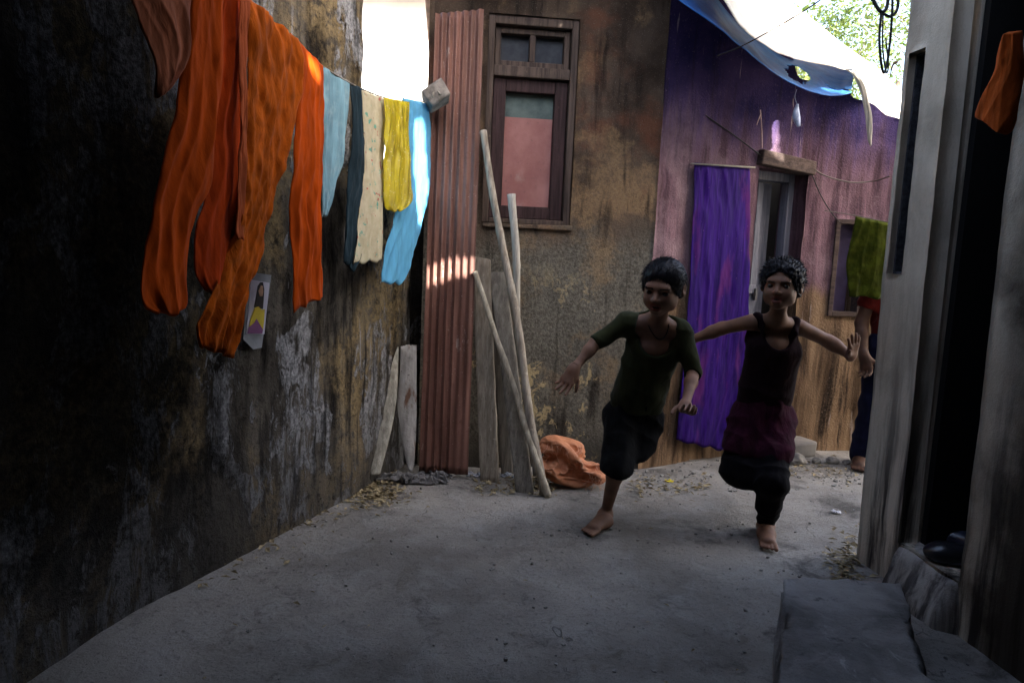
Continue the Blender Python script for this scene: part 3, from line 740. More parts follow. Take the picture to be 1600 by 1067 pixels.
# ------------------------------------------------------------------ washing on the line
# the line hangs 0.2 m in front of the stained wall
CQ, CDIR = Vector((-.9, 1.7, 0)), Vector((.41, 1.45, 0)).normalized(); CN = Vector((CDIR.y, -CDIR.x, 0))
def garment(name, rows, mat, parent=None, off=0.0, bulge=.02, A=.008, freq=(2.3, 5.1), seed=0, origin=None, q=CQ, n=CN, NU=64, NV=80, flare=.35, fine=.0035, puff=0.0, back=.35):
    """a hanging garment: front and back cloth closed at the sides, hems and fold; rows = (xl, yl, xr, yr) from the line down"""
    qo = Vector(q)+n*off
    rl = [(PL(a, b, qo, n), PL(c, d, qo, n)) for a, b, c, d in rows]
    cum = [0]
    for (a, b), (c, d) in zip(rl, rl[1:]): cum.append(cum[-1]+max(.004, ((c-a).length+(d-b).length)/2))
    Ls = spline([r[0] for r in rl], 10); Rs = spline([r[1] for r in rl], 10)
    rs = random.Random(seed); ph = [rs.uniform(0, 6.28) for _ in range(6)]
    def at(S_, v):
        x = v*(len(S_)-1); i = min(int(x), len(S_)-2); return S_[i].lerp(S_[i+1], x-i)
    cl = [c/cum[-1] for c in cum]
    def par(v):
        for i in range(len(cl)-1):
            if v <= cl[i+1]+1e-9: return (i+(v-cl[i])/(cl[i+1]-cl[i]))/(len(cl)-1)
        return 1.0
    V = []
    so = Vector((seed*1.37, seed*.71, seed*.29))
    for j in range(NV+1):
        v = j/NV; vv = par(v); l, r = at(Ls, vv), at(Rs, vv); wd = (r-l).length
        grow = flare+(1-flare)*v
        for side in (0, 1):
            for i in range(NU+1):
                u = i/NU if side == 0 else 1-i/NU
                p = l.lerp(r, u)
                edge = max(0.0, 1-(2*u-1)**4)**.6
                g1 = freq[0]*u+.35*math.sin(2.6*v+ph[0])+.5*noise.noise(p*3+so)
                g2 = freq[1]*u+.5*math.sin(3.7*v+ph[1])+.7*noise.noise(p*5+so)
                g3 = (freq[0]+freq[1])*.9*u+1.1*noise.noise(Vector((p.x*4, p.y*4, p.z*2.2))+so*2)
                f = A*grow*(math.sin(6.283*g1+ph[2])*.55+(1-abs(math.sin(3.1416*g2+ph[3]))*2)*.5+(abs(math.sin(3.1416*g3+ph[4]))**3)*.25)*(.3+.9*max(0, .5+noise.noise(Vector((p.x*4, p.y*4, p.z*3))+so*3)))
                rr1 = 1-2*abs(noise.noise(Vector((p.x*7, p.y*7, p.z*5+3*u))*1.5+so)); f += fine*.7*(rr1-.4)
                f += fine*fbm(Vector((p.x*9, p.y*9, p.z*4))*1.6+so, 4)*2
                cap = min(1, v/.04+.2)*min(1, (1-v)/.012+.3)
                b = (bulge+puff*math.sin(math.pi*min(1, v*1.1)))*edge*cap
                o_ = (f+b) if side == 0 else (f-b*back-.002)
                # ragged hem and side edges
                e = .004*noise.noise(Vector((p.z*14+seed, u*3, 0)))
                V.append(p+n*o_+(r-l).normalized()*e+Vector((0, 0, -(.006*math.sin(6.283*g1+ph[2])+.004*noise.noise(Vector((u*5+seed, 0, 0))))*v**6)))
    W_ = 2*(NU+1); F = []
    for j in range(NV):
        for i in range(W_): F.append((j*W_+i, j*W_+(i+1) % W_, (j+1)*W_+(i+1) % W_, (j+1)*W_+i))
    F = [f[::-1] for f in F]
    F.append(tuple(range(W_))); F.append(tuple(NV*W_+k for k in range(W_-1, -1, -1)))
    return mesh(name, V, F, mat, parent, origin if origin is not None else (None if parent else tuple(rl[0][0])))

M_orange = fabric('orange_cotton', (.42, .058, .003), .25, .15)
M_orange2 = fabric('burnt_orange_cotton', (.36, .038, .003), .28, .12)
M_orange3 = fabric('embroidered_orange_cotton', (.39, .078, .005), .35, .12, crease=.9, tint=(.24, .055, .008))
M_brick = fabric('faded_brick_cotton', (.27, .085, .04), .3, .1)
M_teal = fabric('washed_blue_denim', (.20, .36, .43), .25, .15, tint=(.33, .46, .50))
M_navy = fabric('dark_blue_denim', (.014, .027, .036), .35, .05)
M_cream = fabric('cream_cotton', (.52, .46, .31), .12, .25)
M_blue = fabric('sky_blue_cotton', (.13, .42, .66), .15, .3)
# yellow satin with small gold spangles
t = NT('yellow_satin'); n = t.noise(t.co((5, 5, 1.5)), 5, 6); sp = t.vor(t.co(), 70)
c_ = t.mix(t.ramp(n, .3, .7), (.36, .27, .004), (.72, .60, .02)); c_ = t.mix(t.ramp(sp, .22, .12), c_, (.85, .8, .45))
t.done(c_, .38, t.bump(n, .5, .01), .5); t.translucent(c_, .35); M_yellow = t.m
# cream panel with a loose red and green print
t = NT('printed_cream_cotton'); n = t.noise(t.co(), 30, 5); v_ = t.vor(t.co(), 34, 'SMOOTH_F1'); z = t.xyz(2)
c_ = t.mix(t.ramp(n, .3, .7), (.50, .44, .29), (.62, .56, .40))
msk = t.math('MULTIPLY', t.ramp(t.noise(t.co(loc=(3, 3, 3)), 36, 4), .58, .63), t.ramp(t.noise(t.co(), 6, 3), .42, .52))
c_ = t.mix(t.math('MULTIPLY', msk, .8), c_, t.mix(t.ramp(t.noise(t.co(), 22, 3), .45, .5), (.45, .05, .05), (.06, .35, .28)))
t.done(c_, .9, t.bump(t.noise(t.co((1, 1, .4), warp=.2), 18, 5), .5, .01), .2); t.translucent(c_, .25); M_print = t.m

GW = 'garments drying on the clothesline'
def hang(name, label, cat, at_):
    return empty(name, at_, label, cat, GW)
cl0 = PL(330, -20, CQ, CN)
tr = hang('trousers', 'long plain orange trousers with two wide legs, nearest large garment on the clothesline', 'trousers', PL(320, -40, CQ, CN))
garment('trouser_leg', [(286, -70, 350, -70), (297, 0, 349, 0), (285, 100, 347, 100), (272, 180, 341, 180), (258, 230, 335, 240), (243, 290, 328, 292), (235, 340, 309, 330), (227, 390, 298, 380), (220, 435, 293, 435), (222, 464, 293, 466), (230, 482, 290, 482), (246, 491, 278, 490)], M_orange, tr, .045, .008, .013, (1.3, 3.1), 2, puff=.002)
garment('trouser_leg', [(335, -70, 390, -62), (342, 0, 387, 0), (340, 100, 383, 90), (333, 200, 378, 200), (324, 300, 377, 300), (309, 345, 374, 350), (305, 390, 369, 400), (307, 430, 363, 440), (322, 457, 347, 458)], M_orange2, tr, .012, .007, .012, (1.5, 3.3), 5, puff=.004)
sh = garment('shirt', [(170, -80, 303, -75), (196, -20, 301, -20), (222, 40, 299, 30), (236, 80, 297, 75), (241, 110, 288, 105), (241, 140, 266, 134), (243, 150, 252, 148)], M_brick, None, .075, .008, .012, (.9, 1.9), 9)
tag(sh, 'faded brick coloured shirt hanging at the near end of the clothesline', 'shirt', GW)
k = hang('embroidered_tunic', 'crumpled orange embroidered tunic reaching lowest of the washing', 'tunic', PL(425, 30, CQ, CN))
garment('tunic_body', [(384, -6, 464, 60), (385, 70, 471, 118), (385, 140, 467, 170), (382, 220, 455, 225), (375, 300, 440, 275), (362, 380, 420, 345), (338, 440, 399, 420), (318, 495, 380, 480), (309, 520, 372, 520), (310, 541, 358, 557)], M_orange3, k, .028, .006, .014, (2.2, 5.2), 13, fine=.009)
garment('tunic_border', [(378, -10, 391, 1), (376, 80, 388, 84), (375, 180, 385, 180), (372, 280, 384, 282), (370, 340, 381, 346), (369, 366, 380, 378)], fabric('trim_cotton', (.34, .075, .025), .3), k, .046, .002, .004, (1, 2), 15, NU=16)
k = hang('orange_tunic', 'smooth orange tunic hanging beside the pale blue jeans', 'tunic', PL(485, 85, CQ, CN))
garment('tunic_body', [(455, 52, 504, 103), (466, 110, 505, 135), (462, 190, 505, 200), (458, 260, 505, 265), (456, 330, 504, 330), (459, 400, 504, 400), (457, 450, 504, 461), (459, 487, 503, 463)], M_orange, k, .004, .006, .012, (2.1, 4.3), 21)
k = hang('jeans', 'washed blue jeans with one pale and one dark leg', 'trousers', PL(535, 120, CQ, CN))
garment('trouser_leg', [(503, 104, 546, 128), (504, 160, 545, 165), (504, 215, 540, 212), (504, 260, 534, 252), (504, 300, 523, 300), (504, 340, 511, 335)], M_teal, k, .0, .006, .008, (1.6, 4.2), 25)
garment('trouser_leg', [(546, 128, 568, 141), (551, 180, 568, 185), (549, 240, 568, 245), (543, 290, 567, 300), (540, 340, 564, 350), (538, 380, 561, 392), (536, 408, 550, 424)], M_navy, k, .0, .006, .008, (1.2, 3.1), 27)
k = garment('cloth_length', [(566, 141, 601, 155), (569, 200, 601, 205), (570, 260, 600, 265), (565, 320, 600, 325), (558, 375, 599, 378), (550, 412, 597, 407)], M_print, None, .012, .004, .008, (2.2, 4.4), 31)
tag(k, 'cream printed cloth hanging between dark jeans leg and yellow satin', 'cloth', GW)
k = garment('satin_blouse', [(600, 153, 640, 160), (600, 200, 639, 210), (601, 260, 643, 265), (601, 300, 645, 300), (603, 322, 642, 318), (609, 331, 630, 328)], M_yellow, None, .035, .006, .008, (2.0, 5.3), 35, fine=.004)
tag(k, 'shiny yellow satin blouse hanging in front of light blue trousers', 'blouse', GW)
k = garment('trousers', [(628, 152, 669, 163), (632, 200, 673, 215), (630, 260, 672, 275), (624, 310, 666, 322), (612, 350, 658, 356), (603, 390, 647, 395), (598, 425, 636, 428), (597, 442, 625, 443)], M_blue, None, .008, .007, .009, (1.6, 3.7), 39)
tag(k, 'light blue cotton trousers hanging last on the line by the tin sheet', 'trousers', GW)
# the line itself
pts = [PL(60, -330, CQ, CN), PL(300, -80, CQ, CN), PL(384, -6, CQ, CN), PL(504, 104, CQ, CN), PL(601, 153, CQ, CN), PL(668, 160, CQ, CN)]
pts = spline(pts, 10); endp = pts[-1]
M_rope = plain('old_cord', (.22, .2, .17), .9)
ln = MB().tube(pts+[P(683, 152, 3.28)], .003, 6).build('clothesline', M_rope, None, endp, True)
tag(ln, 'thin clothesline cord strung along the stained wall', 'clothesline')
q = MB(); c0, c1 = P(664, 168, 3.27), P(697, 141, 3.30)
rotb = Matrix.Rotation(R(-38), 3, 'Y') @ Matrix.Rotation(R(12), 3, 'Z')
q.box(P(681, 151, 3.30), (.105, .12, .085), rotb, .006)
o = q.build('stone_block', plain('grey_rubble_stone', (.20, .18, .16), .95, .45, 22, bump=.8), None, P(681, 151, 3.30), False, .008)
tag(o, 'small grey stone block tied at the end of the clothesline against the tin sheet', 'stone')
q = MB().tube(spline([P(681, 158, 3.26), P(676, 150, 3.235), P(681, 141, 3.25), P(688, 148, 3.235)], 8), .004, 6); q.build('binding_cord', M_rope, o, None, True)

# picture card on the stained wall
def on_left(px, py, off=.03): return PL(px, py, Lq+Ln*off, Ln)
cd = MB(); M_card = plain('faded_card', (.50, .48, .56), .7, .06, 8); M_dirtcard = plain('torn_paper_backing', (.22, .23, .25), .9, .3, 12)
def flat(pxs, off, th=.002):
    a = [on_left(x, y, off) for x, y in pxs]; b = [v-Ln*th for v in a]; n_ = len(a); q = MB()
    q.add(a+b, [tuple(range(n_))[::-1], tuple(range(n_, 2*n_))]+[(i, (i+1) % n_, n_+(i+1) % n_, n_+i) for i in range(n_)]); return q
card = flat([(393, 437), (421, 442), (413, 522), (385, 522)], .034, .003).build('picture_card', M_card, None, on_left(403, 480))
tag(card, 'small picture card of a long haired woman in yellow stuck low on the stained wall', 'picture')
flat([(390, 425), (424, 430), (409, 543), (396, 546), (380, 530)], .030, .002).build('paper_backing', M_dirtcard, card)
flat([(407, 441), (411, 441), (413, 452), (412, 470), (411, 483), (406, 482), (397, 480), (401, 460), (403, 447)], .0352, .001).build('printed_hair', plain('print_black', (.02, .015, .015), .6), card)
flat([(408, 446), (411, 447), (411.5, 456), (410, 463), (406, 463), (404, 455)], .0362, .001).build('printed_face', plain('print_skin', (.38, .22, .14), .6), card)
flat([(398, 481), (404, 479), (409, 484), (414, 483), (413, 500), (411, 516), (389, 511), (393, 495)], .0367, .001).build('printed_dress', plain('print_yellow', (.55, .42, .03), .6), card)
flat([(389, 511), (397, 505), (401, 498), (405, 505), (411, 515), (410, 521), (387, 521)], .0374, .001).build('printed_skirt', plain('print_purple', (.17, .05, .16), .6), card)

# ------------------------------------------------------------------ things leaning on the brown house
def tin_sheet():
    bl, br, tl, tr_ = P(655, 736, 3.33), P(731, 742, 3.31), P(681, 22, 3.43), P(756, 15, 3.44)
    nu, nv = 120, 60; V = []
    ac = (br-bl).normalized(); up = ((tl+tr_)/2-(bl+br)/2).normalized(); nn = ac.cross(up).normalized()
    if nn.y > 0: nn = -nn
    for th in (0, .0015):
        for j in range(nv+1):
            v = j/nv
            for i in range(nu+1):
                u = i/nu; p = bl.lerp(br, u).lerp(tl.lerp(tr_, u), v)
                a = .0085*(1 if u < .62 else .45+.2*v); f = a*math.cos(u*2*math.pi*6.6)
                f += .006*fbm(p*3, 3)+.02*max(0, u-.93)*(1-v)
                e = .004*noise.noise(Vector((u*9, 0, 2))) if j in (0, nv) else 0
                V.append(p+nn*(f-th)+up*e)
    N = (nu+1)*(nv+1); W_ = nu+1; F = []
    for j in range(nv):
        for i in range(nu):
            a = j*W_+i; F += [(a, a+1, a+W_+1, a+W_), (N+a, N+a+W_, N+a+W_+1, N+a+1)]
    for i in range(nu): F += [(i+1, i, N+i, N+i+1), (nv*W_+i, nv*W_+i+1, N+nv*W_+i+1, N+nv*W_+i)]
    for j in range(nv): a, b = j*W_, (j+1)*W_; F += [(a, b, N+b, N+a), (b+nu, a+nu, N+a+nu, N+b+nu)]
    o = mesh('tin_sheet', V, F, mat_tin(), None, ((bl+br)/2)); tag(o, 'tall brown corrugated tin sheet leaning beside the window', 'tin sheet')
tin_sheet()
M_pole = mat_wood('weathered_bamboo', (.19, .155, .12), (.40, .35, .28), .7)
M_pole2 = mat_wood('bleached_branch', (.27, .245, .21), (.50, .47, .41), .75)
M_pole3 = mat_wood('stripped_stick', (.24, .205, .15), (.46, .41, .32), .7)
def pole(name, a, b, r0, r1, mat, label, bend=.012, knots=5, seed=0, cat='pole', mid=None, group='poles leaning under the window'):
    n = 60; pts = []; rad = []
    a, b = Vector(a), Vector(b); ax = (b-a).normalized(); s1 = ax.cross(Vector((0, 1, 0))).normalized(); s2 = ax.cross(s1)
    for i in range(n+1):
        t = i/n; p = a.lerp(b, t)
        if mid: p += Vector(mid)*math.sin(math.pi*t)
        p += s1*bend*noise.noise(Vector((t*3, seed, 0)))*math.sin(math.pi*t)**.5 + s2*bend*noise.noise(Vector((t*3, seed, 5)))*math.sin(math.pi*t)**.5
        kn = max(0, math.cos(t*knots*2*math.pi))**24
        pts.append(p); rad.append((r0+(r1-r0)*t)*(1+.13*kn+.10*noise.noise(Vector((t*14, seed, 9)))))
    o = MB().tube(pts, rad, 14).build(name, mat, None, a, True); tag(o, label, cat, group); return o
pole('pole', G(851, 772, .01), P(755, 205, 3.42), .021, .016, M_pole, 'long thick grey bamboo pole crossing the window from left top to the floor', .02, 7, 1)
pole('pole', P(838, 742, 3.36), P(799, 304, 3.46), .016, .0195, M_pole2, 'pale stripped branch with rounded top standing against the window middle', .03, 4, 2, mid=(-.018, 0, 0))
pole('pole', G(857, 776, .008), P(742, 425, 3.36), .017, .012, M_pole3, 'thinnest yellowish stick slanting from the tin sheet to the floor', .012, 5, 3)
M_plank = mat_wood('grey_plank', (.15, .125, .095), (.30, .26, .205), .8); M_plank2 = mat_wood('dark_grey_plank', (.11, .095, .078), (.22, .20, .165), .8)
def plank(quad, th, mat, label, seed):
    a, b, c, d = [Vector(q) for q in quad]   # bl, br, tr, tl
    n, m_ = 30, 6; V = []; nn = (b-a).cross(d-a).normalized()
    if nn.y > 0: nn = -nn
    for s_ in (0, 1):
        for j in range(n+1):
            for i in range(m_+1):
                p = a.lerp(b, i/m_).lerp(d.lerp(c, i/m_), j/n)
                e = (b-a).normalized()*.003*noise.noise(Vector((j*.4, seed, i//m_*9)))*(1 if i in (0, m_) else 0)
                V.append(p-nn*th*s_+e+nn*.0015*noise.noise(p*8))
    N = (n+1)*(m_+1); W_ = m_+1; F = []
    for j in range(n):
        for i in range(m_):
            k_ = j*W_+i; F += [(k_, k_+1, k_+W_+1, k_+W_), (N+k_, N+k_+W_, N+k_+W_+1, N+k_+1)]
    for i in range(m_): F += [(i+1, i, N+i, N+i+1), (n*W_+i, n*W_+i+1, N+n*W_+i+1, N+n*W_+i)]
    for j in range(n): x, y = j*W_, (j+1)*W_; F += [(x, y, N+y, N+x), (y+m_, x+m_, N+x+m_, N+y+m_)]
    o = mesh('plank', V, F, mat, None, a); tag(o, label, 'plank', 'planks leaning under the window')
    bv = o.modifiers.new('bevel', 'BEVEL'); bv.width = .002; bv.limit_method = 'ANGLE'
plank((G(750, 753), G(779, 756), P(765, 405, 3.45), P(738, 400, 3.45)), .022, M_plank, 'upright pale brown plank right beside the tin sheet', 1)
plank((G(806, 770), G(834, 773), P(789, 425, 3.46), P(764, 425, 3.46)), .022, M_plank2, 'leaning darker grey plank behind the thin stick', 2)
plank((P(783, 742, 3.42), P(803, 748, 3.42), P(778, 470, 3.47), P(766, 470, 3.47)), .02, M_plank2, 'short shadowed plank standing behind the other planks and poles', 3)
# two barky slabs in the corner
M_bark = mat_wood('pale_bark', (.22, .205, .17), (.44, .42, .36), .9)
t = NT('pale_slab_with_torn_bark'); v_ = t.co((5, 5, .8), warp=.15); a = t.noise(v_, 5, 7); f = t.noise(t.co(), 40, 7)
c_ = t.mix(t.ramp(a, .3, .7), (.30, .285, .265), (.52, .50, .47)); c_ = t.mix(t.ramp(t.noise(t.co((1.5, 1.5, .6), loc=(2, 5, 1), warp=.2), 7, 7), .58, .66, 0, .9), c_, (.16, .075, .04)); c_ = t.mix(t.ramp(f, .62, .72, 0, .7), c_, (.07, .06, .05))
M_slab = t.done(c_, .9, t.bump(t.math('ADD', a, f), .6, .012))
def slab(rows, Y0, Y1, mat, label, seed, th=.013):
    V = []; NU = 16; n = len(rows); rl = [(P(a, b, Y0+(Y1-Y0)*i/(n-1)), P(c, d, Y0+(Y1-Y0)*i/(n-1))) for i, (a, b, c, d) in enumerate(rows)]
    Ls, Rs = spline([r[0] for r in rl], 8), spline([r[1] for r in rl], 8)
    for jj, (l, r) in enumerate(zip(Ls, Rs)):
        for s_ in (0, 1):
            for i in range(NU+1):
                u = i/NU if s_ == 0 else 1-i/NU; p = l.lerp(r, u); p.z += (.022*noise.noise(Vector((u*5, seed, 0)))+.010*noise.noise(Vector((u*17, seed, 3))))*max(0, 1-jj/9); bow = th*max(0, 1-(2*u-1)**2)**.6
                V.append(p+Vector((0, -(bow+.006*fbm(p*12+Vector((seed, 0, 0)), 4)) if s_ == 0 else .004*fbm(p*9, 3), 0)))
    W_ = 2*(NU+1); F = [(j*W_+i, j*W_+(i+1) % W_, (j+1)*W_+(i+1) % W_, (j+1)*W_+i) for j in range(len(Ls)-1) for i in range(W_)]
    F.append(tuple(range(W_-1, -1, -1))); F.append(tuple((len(Ls)-1)*W_+k_ for k_ in range(W_)))
    F = [f[::-1] for f in F]
    o = mesh('wood_slab', V, F, mat, None, rl[-1][0]); tag(o, label, 'wood slab', 'wood slabs in the corner')
slab([(604, 543, 623, 542), (595, 570, 622, 570), (591, 620, 620, 620), (588, 665, 613, 665), (581, 710, 602, 710), (578, 742, 594, 740)], 3.40, 3.16, M_bark, 'left grey barky slab leaning on the stained wall corner', 4)
slab([(626, 541, 651, 539), (625, 580, 651, 580), (621, 632, 651, 640), (626, 670, 650, 680), (631, 705, 648, 715), (637, 733, 645, 736)], 3.42, 3.33, M_slab, 'pale wood slab with torn brown bark beside the tin sheet', 6)
# rag on the floor
def rag():
    n, m_ = 74, 48; V = []
    for i in range(n):
        for j in range(m_):
            u, v = i/(n-1)-.5, j/(m_-1)-.5
            p = G(651, 752)+Vector((u*.25*(1+.2*math.sin(7*v)), v*.14, .03+.02*noise.noise(Vector((u*9, v*9, 1)))+.03*noise.noise(Vector((u*4, v*4, 3)))))
            V.append(tuple(p))
    F = [(i*m_+j, (i+1)*m_+j, (i+1)*m_+j+1, i*m_+j+1) for i in range(n-1) for j in range(m_-1)]
    V = crumple(np.array(V), F, 32, -.8, bend=.02, dist=.003)
    c = G(651, 752); V[:, :2] = np.array(c)[None, :2]+(V[:, :2]-V[:, :2].mean(0))*np.array([.36/np.ptp(V[:, 0]), .17/np.ptp(V[:, 1])]); V[:, 2] = (V[:, 2]-V[:, 2].min())+.003
    o = mesh('rag', V, F, fabric('grey_rag_cloth', (.15, .146, .145), .3), None, G(648, 750)); tag(o, 'crumpled grey rag lying on the ground below the tin sheet', 'rag')
    t_ = o.modifiers.new('thickness', 'SOLIDIFY'); t_.thickness = .002; d_ = o.modifiers.new('smooth', 'SUBSURF'); d_.levels = d_.render_levels = 1
rag()
# orange sack
def sack():
    s_ = SDF(); c = G(893, 772); Y = c.y+.11
    def Q(px, py, dy=0): return P(px, py, Y+dy)
    s_.ell(Q(888, 738), (.115, .10, .085), k=.05).ell(Q(868, 708, .0), (.062, .065, .075), k=.05).ell(Q(893, 704, .02), (.065, .06, .045), k=.04).ell(Q(922, 742, -.02), (.065, .065, .065), k=.05).ell(Q(862, 745, .0), (.05, .065, .06), k=.05)
    s_.plane((0, 0, .006), (0, 0, -1))
    V, F = s_.surf(.0085); V = relax(V, F, 3); lo, hi = V.min(0), V.max(0)
    V = crumple(V, F, 22, -.32, bend=.06, dist=.003, grav=.06)
    a, b = V.min(0), V.max(0); lo[2] = .002; lo[0] -= .012; hi[0] += .012; hi[2] += .012
    V = lo+(V-a)/(b-a)*(hi-lo)
    t = NT('orange_woven_sack'); a = t.noise(t.co(), 12, 6); wv = t.wave(t.co(rot=(0, 0, .4)), 190, 1.0); w2 = t.wave(t.co(), 190, 1.0, 'Z')
    col = t.mix(t.ramp(a, .3, .7), (.46, .16, .065), (.68, .29, .14)); col = t.mix(t.ramp(t.noise(t.co(), 45, 6), .58, .7, 0, .6), col, (.70, .45, .30)); gm = t.n.new('ShaderNodeNewGeometry'); col = t.mix(t.ramp(gm.outputs['Pointiness'], .515, .58, 0, .75), col, (.82, .52, .36)); col = t.mix(t.ramp(gm.outputs['Pointiness'], .48, .42, 0, .6), col, (.30, .085, .03))
    m_ = t.done(col, .55, t.bump(t.math('ADD', wv, w2), .25, .002), .4); t.translucent(col, .15)
    o = mesh('sack', V, F, m_, None, c); d_ = o.modifiers.new('smooth', 'SUBSURF'); d_.levels = d_.render_levels = 1; tag(o, 'crumpled orange woven plastic sack on the ground beside the poles', 'sack')
    q = MB(); rr_ = random.Random(5)
    cand = [i for i in range(len(V)) if (V[i][0] > hi[0]-.10 or V[i][2] > hi[2]-.07) and V[i][1] < (lo[1]+hi[1])/2+.02]
    for k_ in range(90):
        a = Vector(V[rr_.choice(cand)])
        d = Vector((rr_.uniform(-.03, .03), rr_.uniform(-.02, .0), -rr_.uniform(.015, .06)))
        pts = spline([a, a+d*.5+Vector((rr_.uniform(-.008, .008), -.008, 0)), a+d], 4)
        pts = [Vector((x.x, x.y, max(.003, x.z))) for x in pts]
        q.tube(pts, .0009, 4, False)
    q.build('loose_fibres', m_, o, None, True)
sack()

# ------------------------------------------------------------------ cloths, wires and tarpaulins at the purple house
M_violet = None
t = NT('violet_silk_sari'); a = t.noise(t.co((9, 9, .5)), 5, 6); z = t.xyz(2); b_ = t.noise(t.co((2, 2, .6), loc=(4, 1, 1)), 4, 4)
c_ = t.mix(t.ramp(a, .3, .7), (.011, .002, .070), (.032, .005, .15)); c_ = t.mix(t.ramp(b_, .52, .66, 0, .75), c_, (.085, .012, .11)); c_ = t.mix(t.ramp(t.noise(t.co(), 130, 3), .70, .74, 0, .6), c_, (.35, .18, .4))
t.done(c_, .75, t.bump(a, .4, .01), .12); t.translucent(c_, .12); M_violet = t.m
k = garment('curtain', [(1086, 254, 1172, 264), (1085, 300, 1172, 310), (1080, 400, 1171, 420), (1073, 500, 1170, 520), (1066, 580, 1168, 600), (1060, 650, 1150, 660), (1058, 688, 1130, 704)], M_violet, None, .06, .004, .006, (2.6, 6.3), 51, q=PQ, n=pn, NU=90, NV=80)
tag(k, 'long violet cloth hung flat on the purple wall behind the running children', 'cloth')
q = MB().tube([PL(1080, 256, PQ+pn*.07, pn), PL(1180, 262, PQ+pn*.07, pn)], .005, 6); q.build('hanging_rod', M_rope, k, None, True)
M_olive = fabric('olive_green_cloth', (.050, .060, .006), .45, .2, tint=(.018, .03, .003), crease=.9, streak=(2, 2, 3))
gq, gn = Vector((1.9, 3.72, 0)), Vector((-.12, -1, 0)).normalized()
k = garment('green_cloth', [(1337, 338, 1396, 350), (1331, 370, 1397, 378), (1322, 405, 1395, 410), (1324, 440, 1394, 440), (1326, 462, 1388, 468)], M_olive, None, .0, .02, .016, (1.8, 3.9), 57, q=gq, n=gn, NU=60)
tag(k, 'olive green cloth hanging from a wire above the figure at the right wall', 'cloth')
M_wire = plain('black_cable', (.012, .012, .013), .6)
M_wire2 = plain('grey_wire', (.10, .085, .075), .7)
def wire(pts, r, mat, label, cat='wire', n=10):
    pts = spline(pts, n); o = MB().tube(pts, r, 6).build('wire', mat, None, pts[0], True); tag(o, label, cat); return o
def pw(px, py, d=.02): return PL(px, py, PQ+pn*d, pn)
def rw(px, py, d=.03): return PL(px, py, RQ+rn*d, rn)
wire([pw(1029, 116), pw(1060, 152), pw(1110, 186), pw(1150, 214), pw(1195, 248)], .0035, M_wire, 'black cable sagging across the purple wall down to the lintel')
wire([rw(1262, 258), rw(1290, 275), rw(1330, 285), rw(1365, 283), P(1390, 276, 3.9)], .004, M_wire2, 'grey wire drooping right from the lintel end')
wire([rw(1264, 260), rw(1280, 300), rw(1296, 328), rw(1312, 348)], .0028, M_wire, 'thin black cable curving from lintel to the small window')
wire([gq+Vector((-.30, .02, PL(1300, 330, gq, gn).z)), PL(1337, 337, gq, gn), PL(1396, 349, gq, gn), P(1440, 356, 3.6)], .0025, M_wire2, 'washing wire carrying the olive green cloth')
wire([P(1120, 88, 3.3), P(1160, 72, 3.25), P(1210, 45, 3.15), P(1262, 14, 3.0), P(1310, -20, 2.9)], .0028, M_wire, 'single dark wire crossing in front of the blue tarpaulin')
o = MB().tube(spline([pw(1188, 172, .03), pw(1190, 200, .035), pw(1191, 232, .03)], 6), .003, 5).tube(spline([pw(1189, 178, .03), pw(1185, 188, .04), pw(1182, 196, .035)], 6), .0025, 5).build('string', plain('pale_string', (.55, .40, .38), .9), None, pw(1188, 172), True)
tag(o, 'short pale string hanging on the purple wall above the door', 'string')
# loop of cable hanging by the grey house
lp = MB(); Yc = 2.55
def loop(pts, r): lp.tube(spline([P(a, b, Yc+c) for a, b, c in pts], 10), r, 6)
loop([(1352, -30, 0), (1366, 4, 0), (1377, 19, 0), (1386, 10, .01), (1390, -30, .0)], .006)
loop([(1377, 19, 0), (1374, 60, 0), (1377, 100, 0), (1382, 114, .01), (1389, 80, .02), (1394, 20, .0), (1394, -30, 0)], .0042)
loop([(1380, 20, 0), (1379, 70, .02), (1384, 112, .02), (1388, 104, .03), (1384, 60, .03)], .0026)
loop([(1400, -30, .02), (1403, 10, .02), (1393, 26, .01), (1380, 22, 0)], .005)
o = lp.build('cable_loop', M_wire, None, P(1380, 0, Yc), True); tag(o, 'tangle of black cable loops hanging against the sky beside the grey wall', 'cable')
o = MB().tube(spline([P(1402, 97, 2.62), P(1396, 101, 2.62), P(1392, 112, 2.62), P(1390, 125, 2.63)], 6), [.005]*6+[.003]*6+[.0015]*7, 6).build('bent_nail', plain('rusty_nail', (.22, .11, .05), .7), None, P(1402, 97, 2.62), True); tag(o, 'bent rusty hook sticking out of the grey wall edge', 'hook')

